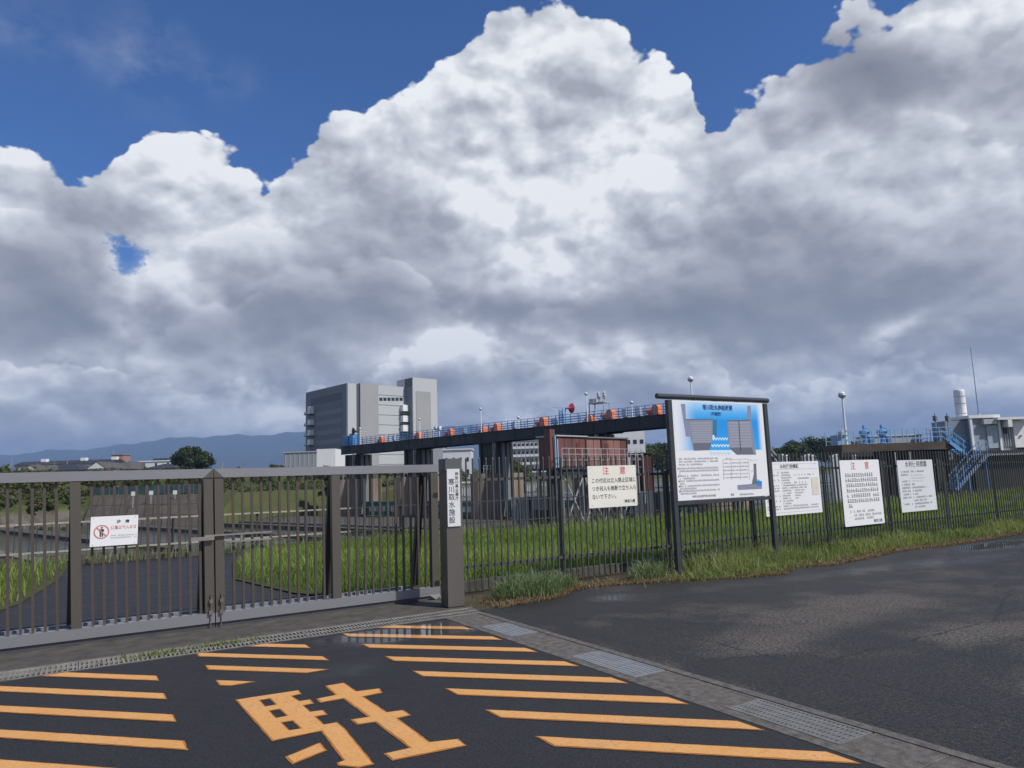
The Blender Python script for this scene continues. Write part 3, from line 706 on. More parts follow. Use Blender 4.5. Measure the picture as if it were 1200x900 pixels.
# permit sign (wide)
T, p = panel('water_rights_sign', 'wide white sign crowded with small print, just right of the blue board', 10.21, 11.75, .715, 1.655, SY, M['sign_white'], .012, .012)
wr('水利使用標識', .082, M['ink'], p, 10.66, 1.605, SY, bold=.0014, sx=1.05)
b = MB()
for z in (1.615, 1.515): b.add([(10.24, SY-.001, z), (11.7, SY-.001, z), (11.7, SY-.001, z+.004), (10.24, SY-.001, z+.004)], [(0, 1, 2, 3)])
b.add([(10.24, SY-.001, .76), (11.7, SY-.001, .76), (11.7, SY-.001, .764), (10.24, SY-.001, .764)], [(0, 1, 2, 3)]); b.build('rule_line', M['ink_grey'], p, 'stuff')
rows = []
zz = 1.45
for i in range(15):
    if i in (0, 3, 9, 11): 
        for k in range(4 if i != 3 else 4): rows.append((10.26+.11*k, 10.29+.11*k, zz, .030))
    elif i in (1, 5, 6, 7, 13, 14): rows.append((10.25, 10.60, zz, .024))
    rows.append((10.68, 10.90+.02*(i % 3)+(.45 if i in (5, 6, 13, 14) else 0), zz, .026))
    if i in (1, 4): rows += [(11.02, 11.09, zz, .026), (11.16, 11.19, zz, .026), (11.24, 11.27, zz, .026), (11.32, 11.35, zz, .026)]
    if i == 1: rows.append((11.4, 11.6, zz, .026))
    if i == 2: rows.append((11.12, 11.45, zz-.02, .026))
    if i in (7, 8, 9, 10): rows.append((11.02, 11.3-.06*(i-7), zz, .022))
    if i in (13, 14): rows.append((11.42, 11.66, zz, .022))
    zz -= .0455
bars(p, rows, SY, M['ink'], 5, .92)
b = MB(); b.box(11.50, 11.70, SY-.004, SY-.001, 1.04, 1.36); b.build('sticker', M['sticker'], p)
# tall caution sign
T, p = panel('long_notice_sign', 'tall white notice with a red two-character heading and seven lines of text', 12.39, 13.66, .405, 1.655, SY, M['sign_white'], .012, .025)
wr('注', .16, M['ink_red'], p, 12.72, 1.615, SY, bold=.0012, sx=.95); wr('意', .16, M['ink_red'], p, 13.17, 1.615, SY, bold=.0012, sx=.95)
bars(p, [(12.52, 13.42, 1.335, .066), (12.52, 13.55, 1.24, .066), (12.53, 13.55, 1.142, .066), (12.53, 13.56, 1.042, .066), (12.53, 13.56, .943, .066), (12.53, 13.56, .845, .066), (12.55, 12.72, .75, .066)], SY, M['ink'], 8, .95)
bars(p, [(12.58, 12.64, .655, .04), (12.70, 13.4, .655, .042), (12.58, 12.64, .585, .04), (12.70, 13.58, .585, .042), (12.70, 13.3, .52, .042)], SY, M['ink'], 9, .85)
wr('神奈川県', .075, M['ink'], p, 13.30, .50, SY, bold=.001, sx=.95)
# right most sign
T, p = panel('river_permit_sign', 'pale grey upright sign farthest right with a worn dark title', 14.29, 15.595, .573, 1.627, SY, M['sign_pale'], .012, .006)
wr('水利使用標識', .135, M['ink'], p, 14.56, 1.60, SY, bold=.0008, sx=1.0)
rows = []
for i, (a, w, e) in enumerate(((.05, .35, .9), (.05, .3, 0), (0, 0, 0), (.08, .35, 0), (.05, .35, .62), (.05, .35, .95), (.05, .35, .75), (.08, .35, .6), (.05, .35, 1.15), (.45, .9, 0), (.08, .38, 1.1), (.45, .85, 0))):
    z = 1.375-.066*i
    if w: rows.append((14.33+a, 14.33+w, z, .036))
    if e: rows.append((14.33+.42, 14.33+e, z, .036))
bars(p, rows, SY, M['ink'], 13, .86)
bars(p, [(14.75, 15.2, 1.30, .03), (14.75, 15.25, 1.24, .03), (14.75, 15.2, 1.18, .03)], SY, mat('faded_ink', (.5, .52, .52), .6), 14, .9)
# ---- the big blue board
BY = 8.2
B = thing('information_board', 'large free-standing board with a blue river diagram between two dark posts', 'information board', (8.97, BY, 0))
b = MB(); b.box(7.925, 10.035, BY, BY+.03, 1.085, 2.665, .003); bp = b.build('panel', M['sign_white'], B)
for x in (7.86, 10.10):
    b = MB(); b.box(x-.04, x+.04, BY-.02, BY+.05, 0, 2.66, .004); b.build('post', M['board_frame'], B)
b = MB(); b.tube((7.62, BY+.01, 2.715), (10.19, BY+.01, 2.715), .042, 14); b.build('top_bar', M['board_frame'], B, smooth=False)
b = MB(); b.box(7.902, 10.058, BY-.015, BY+.045, 1.02, 1.075, .003); b.build('bottom_bar', M['board_frame'], B)
for z in (1.4, 2.2):
    b = MB(); b.box(7.902, 10.058, BY+.031, BY+.06, z, z+.04); b.build('back_bar', M['board_frame'], B)
def zb(L): 
    r = []
    for X, Y in L: q = ony(780+X/7.2, 465+Y/7.2, BY-.002); r.append((q[0], q[2]))
    return r
def art(name, L, lay, m, raw=False):
    pts = L if raw else zb(L)
    rings = [[Vector((x, z, 0)) for x, z in pts]]; tr = tessellate_polygon(rings); bb = MB(); y = BY-.0008*lay; fs = []
    for t in tr:
        p0, p1, p2 = (rings[0][i] for i in t)
        fs.append(t if (p1-p0).cross(p2-p0).z > 0 else t[::-1])
    bb.add([(x, y, z) for x, z in pts], fs); return bb.build(name, m, bp)
def board_blue():
    m = bpy.data.materials.new('board_blue_print'); m.use_nodes = True; t = NT(m.node_tree); b = t.n['Principled BSDF']
    g = t.sep(t.new('ShaderNodeTexCoord').outputs['Object'])
    u = t.mr(g[0], -1.03, 1.02); v = t.mr(g[2], 1.85, 2.64)
    c = t.ramp(v, [(0, (.03, .38, .82)), (.45, (.02, .30, .78)), (.62, (.01, .30, .75)), (.80, (.10, .45, .86)), (1, (.42, .66, .88))])
    e = t.m('MINIMUM', t.mr(u, .0, .26), t.mr(u, 1.0, .93))
    c = t.mix(t.m('MULTIPLY', t.mr(e, 0, 1, 1, 0, 'SMOOTHSTEP'), 1.0), c, (.78, .80, .82))
    t.l.new(c, b.inputs['Base Color']); b.inputs['Roughness'].default_value = .45; return m
art('river_print', [(7.945, 1.865), (10.02, 1.865), (10.02, 2.64), (7.945, 2.64)], 1, board_blue(), True)
gr = mat('board_grey_print', (.25, .26, .34), .5, var=.03); gr2 = mat('board_light_grey_print', (.31, .32, .39), .5, var=.03); gd_ = mat('board_dark_grey_print', (.14, .15, .19), .5, var=.03)
art('left_bank_print', [(128,60),(166,60),(172,195),(400,195),(396,330),(372,450),(240,455),(208,335),(172,335),(150,200)], 2, gr)
art('left_gate_print', [(208,215),(385,210),(385,385),(230,390)], 3, gr2); art('left_sill_print', [(232,390),(385,388),(372,448),(240,452)], 3, gd_)
art('right_bank_print', [(690,75),(718,78),(722,200),(765,488),(600,488),(535,430),(518,200),(690,200)], 2, gr)
art('right_gate_print', [(530,210),(712,208),(730,425),(545,425)], 3, gr2); art('right_sill_print', [(540,430),(728,428),(745,485),(605,487)], 3, gd_)
art('pier_print', [(398,195),(432,190),(432,330),(398,335)], 3, mat('board_teal_print', (.04, .17, .32), .5))
for k in range(8): art('gate_line_print', [(210+k*2,232+k*20),(384,229+k*20),(384,231+k*20),(210+k*2,234+k*20)], 4, gd_); art('gate_line_print', [(532+k*2,232+k*24),(712+k*2,230+k*24),(712+k*2,232+k*24),(532+k*2,234+k*24)], 4, gd_)
art('gate_line_print', [(614,205),(620,205),(636,460),(630,460)], 5, M['ink']); art('gate_line_print', [(518,198),(712,192),(712,200),(518,205)], 5, gd_); art('gate_line_print', [(166,188),(400,188),(400,194),(166,196)], 5, gd_)
foam = mat('board_foam_print', (.55, .78, .90), .5, var=.1)
for y0 in (345, 402, 462):
    L = []
    for i in range(13): L.append((392-(y0-345)*.12+i*(11+(y0-345)*.03), y0+(8 if i % 2 else -5)))
    L += [(x, y+14+(6 if i % 2 else 0)) for i, (x, y) in enumerate(reversed(L))]
    art('foam_print', L, 4, foam)
art('foam_print', [(392,330),(405,318),(415,345),(400,350)], 5, M['sign_white'])
def ztext(s, X, Y, size, m, **k):
    q = ony(780+X/7.2, 465+Y/7.2, BY); wr(s, size, m, bp, q[0], q[2], BY-.004, **k)
ztext('寒川取水施設概要', 308, 66, .094, M['ink_navy'], bold=.001, sx=.93)
ztext('（平面図）', 362, 128, .066, M['ink_navy'], bold=.0008, sx=1.0)
rows = []
def zrow(X0, X1, Y, h): a = ony(780+X0/7.2, 465+Y/7.2, BY); c = ony(780+X1/7.2, 465+Y/7.2, BY); rows.append((a[0], c[0], a[2]-h, h))
for i, (y, e) in enumerate([(517,440),(541,440),(566,325),(598,445),(621,445),(644,140),(662,450),(684,250),(705,455),(728,160),(748,455),(770,260),(790,460),(812,260)]): zrow(110+i*1.2, e, y, .026)
bars(bp, rows, BY, mat('board_small_print', (.12, .12, .14), .6), 21, .93)
rows = []
for i in range(5): zrow(490, 692, 553+i*31, .022)
zrow(495, 550, 514, .022); zrow(712, 775, 530, .02); zrow(722, 740, 622, .02)
bars(bp, rows, BY, M['ink_grey'], 22, .7)
for i in range(6):
    y = 530+i*31-i*.5; art('table_line_print', [(482,y),(700,y-6),(700,y-3.5),(482,y+2.5)], 2, M['ink_grey'])
for x in (482, 550, 625, 698): art('table_line_print', [(x,530),(x+2.5,530),(x+12,700),(x+9.5,700)], 2, M['ink_grey'])
for y in (598, 662, 705, 748, 790): art('bullet_print', [(102+(y-598)*.08,y+2),(110+(y-598)*.08,y+2),(110+(y-598)*.08,y+16),(102+(y-598)*.08,y+16)], 2, M['ink'])
art('section_print', [(605,745),(728,735),(745,650),(742,565),(765,563),(768,650),(772,712),(812,712),(814,776),(610,786)], 2, gr)
art('section_wall_print', [(728,735),(745,650),(742,565),(765,563),(770,715),(772,735)], 3, gd_)
art('section_water_print', [(770,712),(812,710),(813,745),(774,750)], 4, mat('board_water_print', (.03, .22, .62), .5)); art('section_water_print', [(765,700),(785,695),(800,712),(770,716)], 4, mat('board_spray_print', (.1, .5, .85), .5))
ztext('神奈川県企業庁寒川取水施設', 226, 832, .040, M['ink'], bold=0, sx=1.0)
ztext('電話', 548, 816, .042, M['ink'], bold=0, sx=.95)
rows = []; zrow(590, 740, 818, .030); bars(bp, rows, BY, M['ink'], 23, .8)
# ================================================================== LAND
BD = np.array((math.cos(math.radians(105.2)), math.sin(math.radians(105.2)), 0.0)); BN = np.array((BD[1], -BD[0], 0.0)); BA = np.array((52.64, 55.6, 0.0))
HF = np.array((math.cos(YAW), math.sin(YAW))); HR = np.array((math.sin(YAW), -math.cos(YAW)))
# far bank line: runs 33 degrees from the fence line
b0 = onz(317, 596, -3.0)[:2]; bd = np.array((math.cos(math.radians(34)), math.sin(math.radians(34)))); bn = np.array((-bd[1], bd[0]))
def hnoise(x, y, s=.02):
    return np.sin(x*s+1.3)*np.cos(y*s*1.3+.4)+.5*np.sin(x*s*2.7+y*s*1.9)+.25*np.sin(x*s*6.1-y*s*5.3+2)
def zland(x, y):
    x = np.asarray(x, float); y = np.asarray(y, float)
    z = np.where(y < 18.4, -.03, 0.0)
    z = np.where(y >= 18.4, -.03-(np.clip((y-18.4)/7, 0, 1)**.9)*3.6, z)
    s = (x-b0[0])*bn[0]+(y-b0[1])*bn[1]
    zf = np.where(s < 0, -3.65+np.clip(.35*hnoise(x, y, .07), -.6, .75)*np.clip((y-24)/10, 0, 1), 0)
    zf = np.where(s >= 0, -.4+np.clip(s/26, 0, 1)*5.2+.35*hnoise(x, y, .12)*np.clip(s/8, 0, 1)*np.clip((60-s)/30, 0, 1), zf)
    z = np.where(y > 25.4, zf, z)
    rr = np.hypot(x, y); z = np.where(rr > 900, 4.6, z)
    return z
def grid_obj(name, us, vs, fn, m, kind):
    U, Vv = np.meshgrid(us, vs); n = len(us); k = len(vs)
    P3 = fn(U.ravel(), Vv.ravel()); me = bpy.data.meshes.new(name)
    idx = np.arange(n*k).reshape(k, n); q = np.stack([idx[:-1, :-1], idx[:-1, 1:], idx[1:, 1:], idx[1:, :-1]], -1).reshape(-1, 4)
    me.vertices.add(n*k); me.vertices.foreach_set('co', P3.ravel()); me.loops.add(q.size); me.loops.foreach_set('vertex_index', q.ravel())
    me.polygons.add(len(q)); me.polygons.foreach_set('loop_start', np.arange(0, q.size, 4)); me.update(calc_edges=True)
    return link(name, me, m, kind=kind, smooth=True)
def land_mat():
    m = bpy.data.materials.new('river_land'); m.use_nodes = True; t = NT(m.node_tree); b = t.n['Principled BSDF']
    g = t.new('ShaderNodeNewGeometry').outputs['Position']; z = t.sep(g)[2]
    n1 = t.noise(g, .06, 8, .6); n2 = t.noise(g, .5, 7, .65)
    gravel = t.mix(t.mr(n2, .35, .65), (.085, .072, .055), (.17, .155, .13))
    gravel = t.mix(t.mr(n1, .45, .6, 0, .8), gravel, (.06, .07, .028))
    green = t.mix(t.mr(n2, .35, .65), (.035, .055, .014), (.085, .105, .03)); green = t.mix(t.mr(n1, .4, .62, 0, .75), green, (.10, .085, .04))
    c = t.mix(t.mr(z, -1.6, -.6), gravel, green)
    t.l.new(c, b.inputs['Base Color']); b.inputs['Roughness'].default_value = .95; b.inputs['Specular IOR Level'].default_value = .1
    n = t.new('ShaderNodeBump'); n.inputs['Strength'].default_value = .8; n.inputs['Distance'].default_value = .3
    t.l.new(t.noise(g, 1.5, 7, .7), n.inputs['Height']); t.l.new(n.outputs[0], b.inputs['Normal'])
    return m
us = np.concatenate([-np.geomspace(25000, 420, 14), np.arange(-400, 401, 4.0), np.geomspace(420, 25000, 14)])
vs = np.concatenate([-np.geomspace(3000, 20, 10), np.arange(-16, 60, 1.0), np.arange(60, 330, 3.0), np.geomspace(340, 25000, 22)])
def gfn(u, v):           # rows run across the view, columns away from it, in metres on the ground
    x = u; y = v
    return np.stack([x, y, zland(x, y)-.05*(y < 18.4)], 1)
ground = grid_obj('ground', us, vs, gfn, land_mat(), 'structure')
# verge soil and the lawn's own ground
flat('verge_soil', [(4.02, 7.3), (60, 7.3), (60, 8.985), (4.02, 8.985)], -.004, soil_mat('dry_verge_soil', (.10, .075, .045), (.055, .045, .032), (.06, .07, .03), 2.2))
# road edge mound of moss and dead grass
def lawn_pts(y0, y1): return [(3.3, y0)]
lawn = flat('lawn_ground', [(3.25, 9.26), (4.2, 9.1), (60, 9.1), (60, 18.0), (3.6, 18.0), (2.7, 15.6), (2.25, 12.9), (2.65, 10.5)], .015, soil_mat('lawn_soil', (.045, .06, .018), (.07, .085, .025), (.05, .04, .02), 1.5))
flat('grass_bank', [(-9, 9.3), (-2.3, 9.3), (-1.25, 10.6), (-.65, 12.5), (-.25, 15.5), (-.15, 18.2), (-20, 18.2)], .004, soil_mat('bank_soil', (.05, .06, .02), (.08, .085, .03), (.06, .045, .025), 1.5))
b = MB(); b.box(-25, 60, 18.2, 18.5, -1.5, .10); b.build('embankment_coping', M['dirty_concrete'], kind='structure')
# water
def water_mat():
    m = bpy.data.materials.new('river_water'); m.use_nodes = True; t = NT(m.node_tree); b = t.n['Principled BSDF']
    g = t.new('ShaderNodeNewGeometry').outputs['Position']
    b.inputs['Base Color'].default_value = (.045, .05, .035, 1); b.inputs['Roughness'].default_value = .12; b.inputs['IOR'].default_value = 1.33
    n = t.new('ShaderNodeBump'); n.inputs['Strength'].default_value = .5; n.inputs['Distance'].default_value = .08
    t.l.new(t.noise(g, 1.6, 5, .6), n.inputs['Height']); t.l.new(n.outputs[0], b.inputs['Normal']); return m
flat('river_water', [(-600, 19), (900, 19), (900, 900), (-600, 900)], -3.45, water_mat())
# mountains
def ridge(name, dist, prof, m, depth, seed):
    r = np.random.default_rng(seed)
    xs = np.linspace(-1400, 1300, 340); K = 26
    px = np.array([p[0] for p in prof], float); py = np.array([p[1] for p in prof], float)
    V = []
    for j in range(K):
        tt = j/(K-1)                     # 0 foot, 1 crest, then down the far side
        for x in xs:
            y = np.interp(x, px, py)
            d = dist*(1-.35*(1-tt)); c = at(x, 450, 1.0)-EYE
            dirv = np.array((c[0], c[1])); dirv /= math.hypot(*dirv); Zt = (y)/831*dist
            w = dist*.02
            z = Zt*(tt**1.25)+(math.sin(x*.045+j*.8)*.05+math.sin(x*.11-j*1.3)*.03+math.sin(x*.31+j*2.1)*.012)*Zt*(1-abs(2*tt-1))*1.6+math.sin(x*.09+2)*.02*Zt*tt+math.sin(x*.23)*.012*Zt*tt
            V.append((dirv[0]*d, dirv[1]*d, z+4))
    V = np.array(V); n = len(xs); idx = np.arange(n*K).reshape(K, n)
    q = np.stack([idx[:-1, :-1], idx[:-1, 1:], idx[1:, 1:], idx[1:, :-1]], -1).reshape(-1, 4)
    me = bpy.data.meshes.new(name); me.from_pydata(V.tolist(), [], q.tolist()); me.update()
    return link(name, me, m, kind='structure', smooth=True)
mm = mat('mountain_forest', (.022, .035, .022), .95, var=.4, scale=.002, spec=.05)
ridge('mountains', 8000, [(-1400, 34), (-500, 38), (-150, 36), (0, 38), (60, 43), (120, 45), (180, 53), (235, 57), (300, 58), (350, 60), (420, 64), (505, 66), (560, 62), (640, 52), (720, 40), (770, 34), (800, 30), (900, 14), (1300, 8)], mm, 0, 3)

# ================================================================== FOLIAGE
def set_tone(me, vals, per):
    a = me.attributes.new('tone', 'FLOAT', 'POINT'); a.data.foreach_set('value', np.repeat(vals, per).astype(np.float32))
def blades(name, m, X, Y, Z, H, W, lean_, kind='stuff', parent=None, tone=None):
    n = len(X); a = nrg.uniform(0, 2*math.pi, n); d = nrg.uniform(0, 2*math.pi, n); L = lean_*H*nrg.uniform(.2, 1.3, n)
    wx = np.cos(a)*W/2; wy = np.sin(a)*W/2; lx = np.cos(d)*L; ly = np.sin(d)*L
    co = np.zeros((n, 5, 3))
    co[:, 0] = np.stack([X-wx, Y-wy, Z], 1); co[:, 1] = np.stack([X+wx, Y+wy, Z], 1)
    co[:, 2] = np.stack([X-wx*.7+lx*.35, Y-wy*.7+ly*.35, Z+H*.6], 1); co[:, 3] = np.stack([X+wx*.7+lx*.35, Y+wy*.7+ly*.35, Z+H*.6], 1)
    co[:, 4] = np.stack([X+lx, Y+ly, Z+H*np.maximum(.55, 1-.3*L/H)], 1)
    f = np.array([(0, 1, 3), (0, 3, 2), (2, 3, 4)])[None]+(np.arange(n)*5)[:, None, None]
    f = f.reshape(-1, 3); me = bpy.data.meshes.new(name)
    me.vertices.add(n*5); me.vertices.foreach_set('co', co.ravel()); me.loops.add(f.size); me.loops.foreach_set('vertex_index', f.ravel())
    me.polygons.add(len(f)); me.polygons.foreach_set('loop_start', np.arange(0, f.size, 3)); me.update(calc_edges=True)
    set_tone(me, nrg.uniform(0, 1, n) if tone is None else tone, 5)
    if parent is not None:
        o = worg(parent); me.transform(Matrix.Translation((-o[0], -o[1], -o[2])))
    return link(name, me, m, parent, kind)
G_lawn = leaf_mat('lawn_blades', (.125, .19, .038), (.21, .29, .06), (.31, .36, .12), .45)
G_verge = leaf_mat('verge_blades', (.10, .135, .045), (.20, .25, .09), (.36, .36, .18), .45)
G_dead = leaf_mat('dead_blades', (.17, .10, .05), (.26, .17, .09), (.13, .13, .05), .2)
G_tuft = leaf_mat('pampas_blades', (.10, .15, .07), (.18, .25, .12), (.32, .36, .22), .35)
def scat(n, x0, x1, y0, y1, edge=None):
    X = nrg.uniform(x0, x1, n); Y = nrg.uniform(y0, y1, n); return X, Y
# lawn
X = np.concatenate([nrg.uniform(2.2, 12, 42000), nrg.uniform(12, 30, 34000), nrg.uniform(30, 58, 16000)]); Y = nrg.uniform(9.15, 18.1, len(X))
ex = np.interp(Y, [9.1, 10.5, 12.9, 15.6, 18.1], [3.25, 2.75, 2.3, 2.75, 3.7]); keep = X > ex+nrg.exponential(.12, len(X)); X, Y = X[keep], Y[keep]
cl = .5+.5*np.sin(X*1.1+np.sin(Y*1.7)*1.5)*np.cos(Y*.9+X*.3)
H = (.07+.15*nrg.random(len(X)))*(.55+.8*cl)+.10*(Y < 9.5); tallw = nrg.random(len(X)) < .05*cl; H = np.where(tallw, H*2.1, H)
blades('lawn_grass', G_lawn, X, Y, np.full(len(X), .01), H, .010+.008*nrg.random(len(X)), .5, tone=np.clip(.15+.5*cl+.25*np.sin(X*.55+Y*.8)+nrg.normal(0, .22, len(X)), 0, 1))
# bank left of the driveway
X = nrg.uniform(-14, 0, 16000); Y = nrg.uniform(10, 18.4, 16000); ex = np.interp(Y, [10.6, 12.5, 15.5, 18.4], [-1.3, -.7, -.3, -.15]); k = X < ex-nrg.exponential(.1, len(X)); X, Y = X[k], Y[k]
blades('bank_grass', G_lawn, X, Y, np.full(len(X), .01), .10+.22*nrg.random(len(X))**1.5, .012+.01*nrg.random(len(X)), .6)
# weeds along the far coping
X = nrg.uniform(-14, 58, 14000); Y = nrg.uniform(17.9, 19.6, 14000)
blades('coping_weeds', G_verge, X, Y, np.where(Y < 18.5, .02, -.45), .12+.25*nrg.random(len(X)), .015+.012*nrg.random(len(X)), .5)
# verge before the fence
ex_, ey_ = [p[0] for p in edge[::-1]], [p[1] for p in edge[::-1]]
ed = sorted([(p[0], p[1]) for p in edge if p[1] > 0]); exs = [p[0] for p in ed]; eys = [p[1] for p in ed]
N = 30000; X = 8.0+nrg.random(N)**1.3*32; lo = np.interp(X, exs, eys); Y = lo+.12+(8.93-lo)*nrg.random(N)**.8
cl = .5+.5*np.sin(X*2.3+1)*np.cos(X*.9+Y*3)
k = nrg.random(N) < np.clip((Y-lo-.1)/.35, .12, 1)*np.clip((X-7.8)/1.6, .25, 1); X, Y, cl, lo = X[k], Y[k], cl[k], lo[k]
hh = (.07+.26*np.clip((Y-lo)/.7, 0, 1))*(.45+.75*cl)*(.6+.6*nrg.random(len(X)))*np.where(X > 13, .85, 1)
blades('verge_grass', G_verge, X, Y, np.full(len(X), -.01), hh, .007+.009*nrg.random(len(X)), .65, tone=np.clip(cl*.6+nrg.normal(.2, .25, len(X)), 0, 1))
N = 22000; X = 4.3+nrg.random(N)**1.2*34; lo = np.interp(X, exs, eys); Y = lo-.06+nrg.exponential(.17, N); k = Y < 8.9; X, Y = X[k], Y[k]
blades('dead_verge_grass', G_dead, X, Y, np.full(len(X), -.008), .02+.05*nrg.random(len(X)), .008+.01*nrg.random(len(X)), 1.6)
# a patch of low grass and moss near the board
X = nrg.normal(8.7, .6, 5000); Y = nrg.normal(7.75, .22, 5000); k = (Y > 7.25)
blades('low_verge_grass', G_verge, X[k], Y[k], np.full(k.sum(), -.008), .03+.10*nrg.random(k.sum()), .008+.006*nrg.random(k.sum()), .9)
def tuft(cx, cy, r, h, n, label):
    a = nrg.uniform(0, 2*math.pi, n); rr = r*np.sqrt(nrg.random(n)); X = cx+rr*np.cos(a)*1.25; Y = cy+rr*np.sin(a)*.7
    Hh = h*(.35+.75*nrg.random(n))*(1-.4*(rr/r)**2)
    T = thing('grass_tuft', label, 'grass tuft', (cx, cy, 0)); blades('leaves', G_tuft, X, Y, np.full(n, -.005), Hh, .007+.007*nrg.random(n), .75, None, T)
    n2 = n//5; X = nrg.normal(cx, r*1.0, n2); Y = nrg.normal(cy-.12, r*.35, n2)
    blades('dry_stalks', G_dead, X, Y, np.full(n2, -.005), h*.35*nrg.random(n2)+.02, np.full(n2, .006), 1.6, 'stuff', T)
tuft(5.05, 8.05, .42, .42, 1500, 'large pale green grass tuft at the foot of the fence nearest the pillar')
tuft(7.2, 8.15, .26, .36, 700, 'smaller grass tuft at the foot of the fence left of the blue board')
tuft(5.75, 8.25, .18, .34, 260, 'thin grass tuft with one tall stalk beside the first fence post')

for cx, cy, r, n, lb in ((.72, 7.62, .16, 170, 'small weeds growing through the gate drain, left patch'), (1.33, 7.68, .14, 150, 'small weeds growing through the gate drain just before the drop bolts')):
    T = thing('weed_patch', lb, 'weeds', (cx, cy, 0)); blades('leaves', G_verge, nrg.normal(cx, r*1.1, n), nrg.normal(cy, .05, n), np.full(n, -.02), .03+.06*nrg.random(n), .008+.008*nrg.random(n), 1.1, None, T)
def clumps(name, m, C, R, nper, size, kind='stuff', parent=None, squash=.8):
    """leaf clumps: many small faces spread over lumpy shells round the centres C"""
    C = np.asarray(C, float); R = np.asarray(R, float); n = len(C)*nper
    ci = np.repeat(np.arange(len(C)), nper); v = nrg.normal(size=(n, 3)); v /= np.linalg.norm(v, axis=1)[:, None]
    rad = R[ci]*(nrg.random(n)**.28)*(.8+.35*np.sin(v[:, 0]*5+ci)*np.cos(v[:, 1]*4+ci*1.7))
    P0 = C[ci]+v*rad[:, None]*np.array((1, 1, squash)); nn = v+nrg.normal(0, .6, (n, 3)); nn[:, 2] += .4; nn /= np.linalg.norm(nn, axis=1)[:, None]
    a = np.cross(nn, nrg.normal(size=(n, 3))); a /= np.linalg.norm(a, axis=1)[:, None]; b2 = np.cross(nn, a)
    sz = (size*(.6+.8*nrg.random(n)))[:, None]
    co = np.stack([P0-a*sz*.5, P0+b2*sz*.35, P0+a*sz*.5, P0-b2*sz*.35], 1)
    f = np.arange(n*4).reshape(-1, 4); me = bpy.data.meshes.new(name)
    o = worg(parent) if parent is not None else (0, 0, 0)
    me.vertices.add(n*4); me.vertices.foreach_set('co', (co-np.array(o)).ravel()); me.loops.add(f.size); me.loops.foreach_set('vertex_index', f.ravel())
    me.polygons.add(n); me.polygons.foreach_set('loop_start', np.arange(0, f.size, 4)); me.update(calc_edges=True)
    set_tone(me, np.clip(nrg.normal(.45, .22, n)+(nrg.random(len(C))[ci]-.5)*.4, 0, 1), 4)
    return link(name, me, m, parent, kind)
T_dark = leaf_mat('tree_leaves_dark', (.022, .04, .012), (.05, .075, .02), (.10, .125, .035), .35)
T_mid = leaf_mat('scrub_leaves', (.05, .07, .02), (.095, .115, .035), (.15, .155, .055), .4)
T_brown = leaf_mat('scrub_leaves_dry', (.06, .05, .02), (.10, .085, .035), (.10, .12, .04), .3)
bark = mat('bark', (.09, .07, .05), .9, var=.3)
def gz(x, y): return float(zland(np.array([x]), np.array([y]))[0])
def on_bank(px, s):               # point on the far bank, s metres behind its wall, seen at column px
    d = ray(px, 560)[:2]; t = (s+np.dot(b0, bn))/np.dot(d, bn); return d*t
C = []; R = []
for i in range(430):
    px = rnd.uniform(-260, 800); s = rnd.uniform(1.5, 36); q = on_bank(px, s); r = rnd.uniform(.8, 2.3); C.append((q[0], q[1], gz(*q)+r*.45)); R.append(r)
clumps('levee_scrub', T_mid, C, R, 150, .55)
C = []; R = []
for i in range(150):
    px = rnd.uniform(-200, 420); s = rnd.uniform(0, 30); q = on_bank(px, s); r = rnd.uniform(.6, 1.7); C.append((q[0], q[1], gz(*q)+r*.35)); R.append(r)
clumps('dry_scrub', T_brown, C, R, 130, .5)
C = []; R = []
for i in range(60):       # scrub on the near side of the river at the left
    p = onz(rnd.uniform(-40, 250), rnd.uniform(600, 618), -3); r = rnd.uniform(.3, .8); C.append((p[0], p[1], gz(p[0], p[1])+.2)); R.append(r)
clumps('river_scrub', T_mid, C, R, 150, .25)
# far wood to the right
C = []; R = []
for i in range(420):
    px = rnd.uniform(735, 1330); dep = rnd.uniform(225, 290); p = at(px, 545, dep)
    top = np.interp(px, [735, 760, 800, 905, 935, 955, 985, 1010, 1330], [9.0, 12.5, 12.5, 9.8, 11.8, 13.6, 12.6, 10, 10])*dep/250
    r = rnd.uniform(2.2, 4.2); z = rnd.uniform(.3, 1)**.6*top+1.5-r; C.append((p[0], p[1], max(1.5, z))); R.append(r)
clumps('far_wood', T_dark, C, R, 230, .9)
# single trees
def tree(label, base, h, w, m, n, group=None, name='broadleaf_tree'):
    T = thing(name, label, 'tree', base, group); base = np.array(base, float)
    C = []; R = []; lim = MB()
    lim.tube(base-np.array((0, 0, .3)), base+np.array((0, 0, h*.45)), w*.045, 8, w*.03)
    for i in range(n):
        a = rnd.uniform(0, 6.28); t = rnd.random(); rr = w*.5*math.sqrt(rnd.random())*math.sin(math.pi*(.18+.74*t))**.7*.85
        c = base+np.array((math.cos(a)*rr, math.sin(a)*rr, h*(.28+.62*t))); C.append(c); R.append(w*rnd.uniform(.10, .17))
        if i % 4 == 0: lim.tube(base+np.array((0, 0, h*.4)), c, w*.018, 5, w*.006)
    lim.build('trunk', bark, T); clumps('crown', m, C, R, 230, w*.045, None, T, .75); return T
def base_at(px, dep, z=None):
    p = at(px, 560, dep); return (p[0], p[1], gz(p[0], p[1]) if z is None else z)
tree('broad dark green tree standing alone above the gate top', base_at(225, 205, 4.2), 10.2, 12.5, T_dark, 60)
tree('low dark bush growing against the first bridge pier', base_at(384, 118, -2.2), 7.4, 5.0, T_dark, 26, name='bush')
tree('small round olive treetop seen over the gate beside the white shed', base_at(322, 260, 4), 6.2, 9, T_mid, 18)
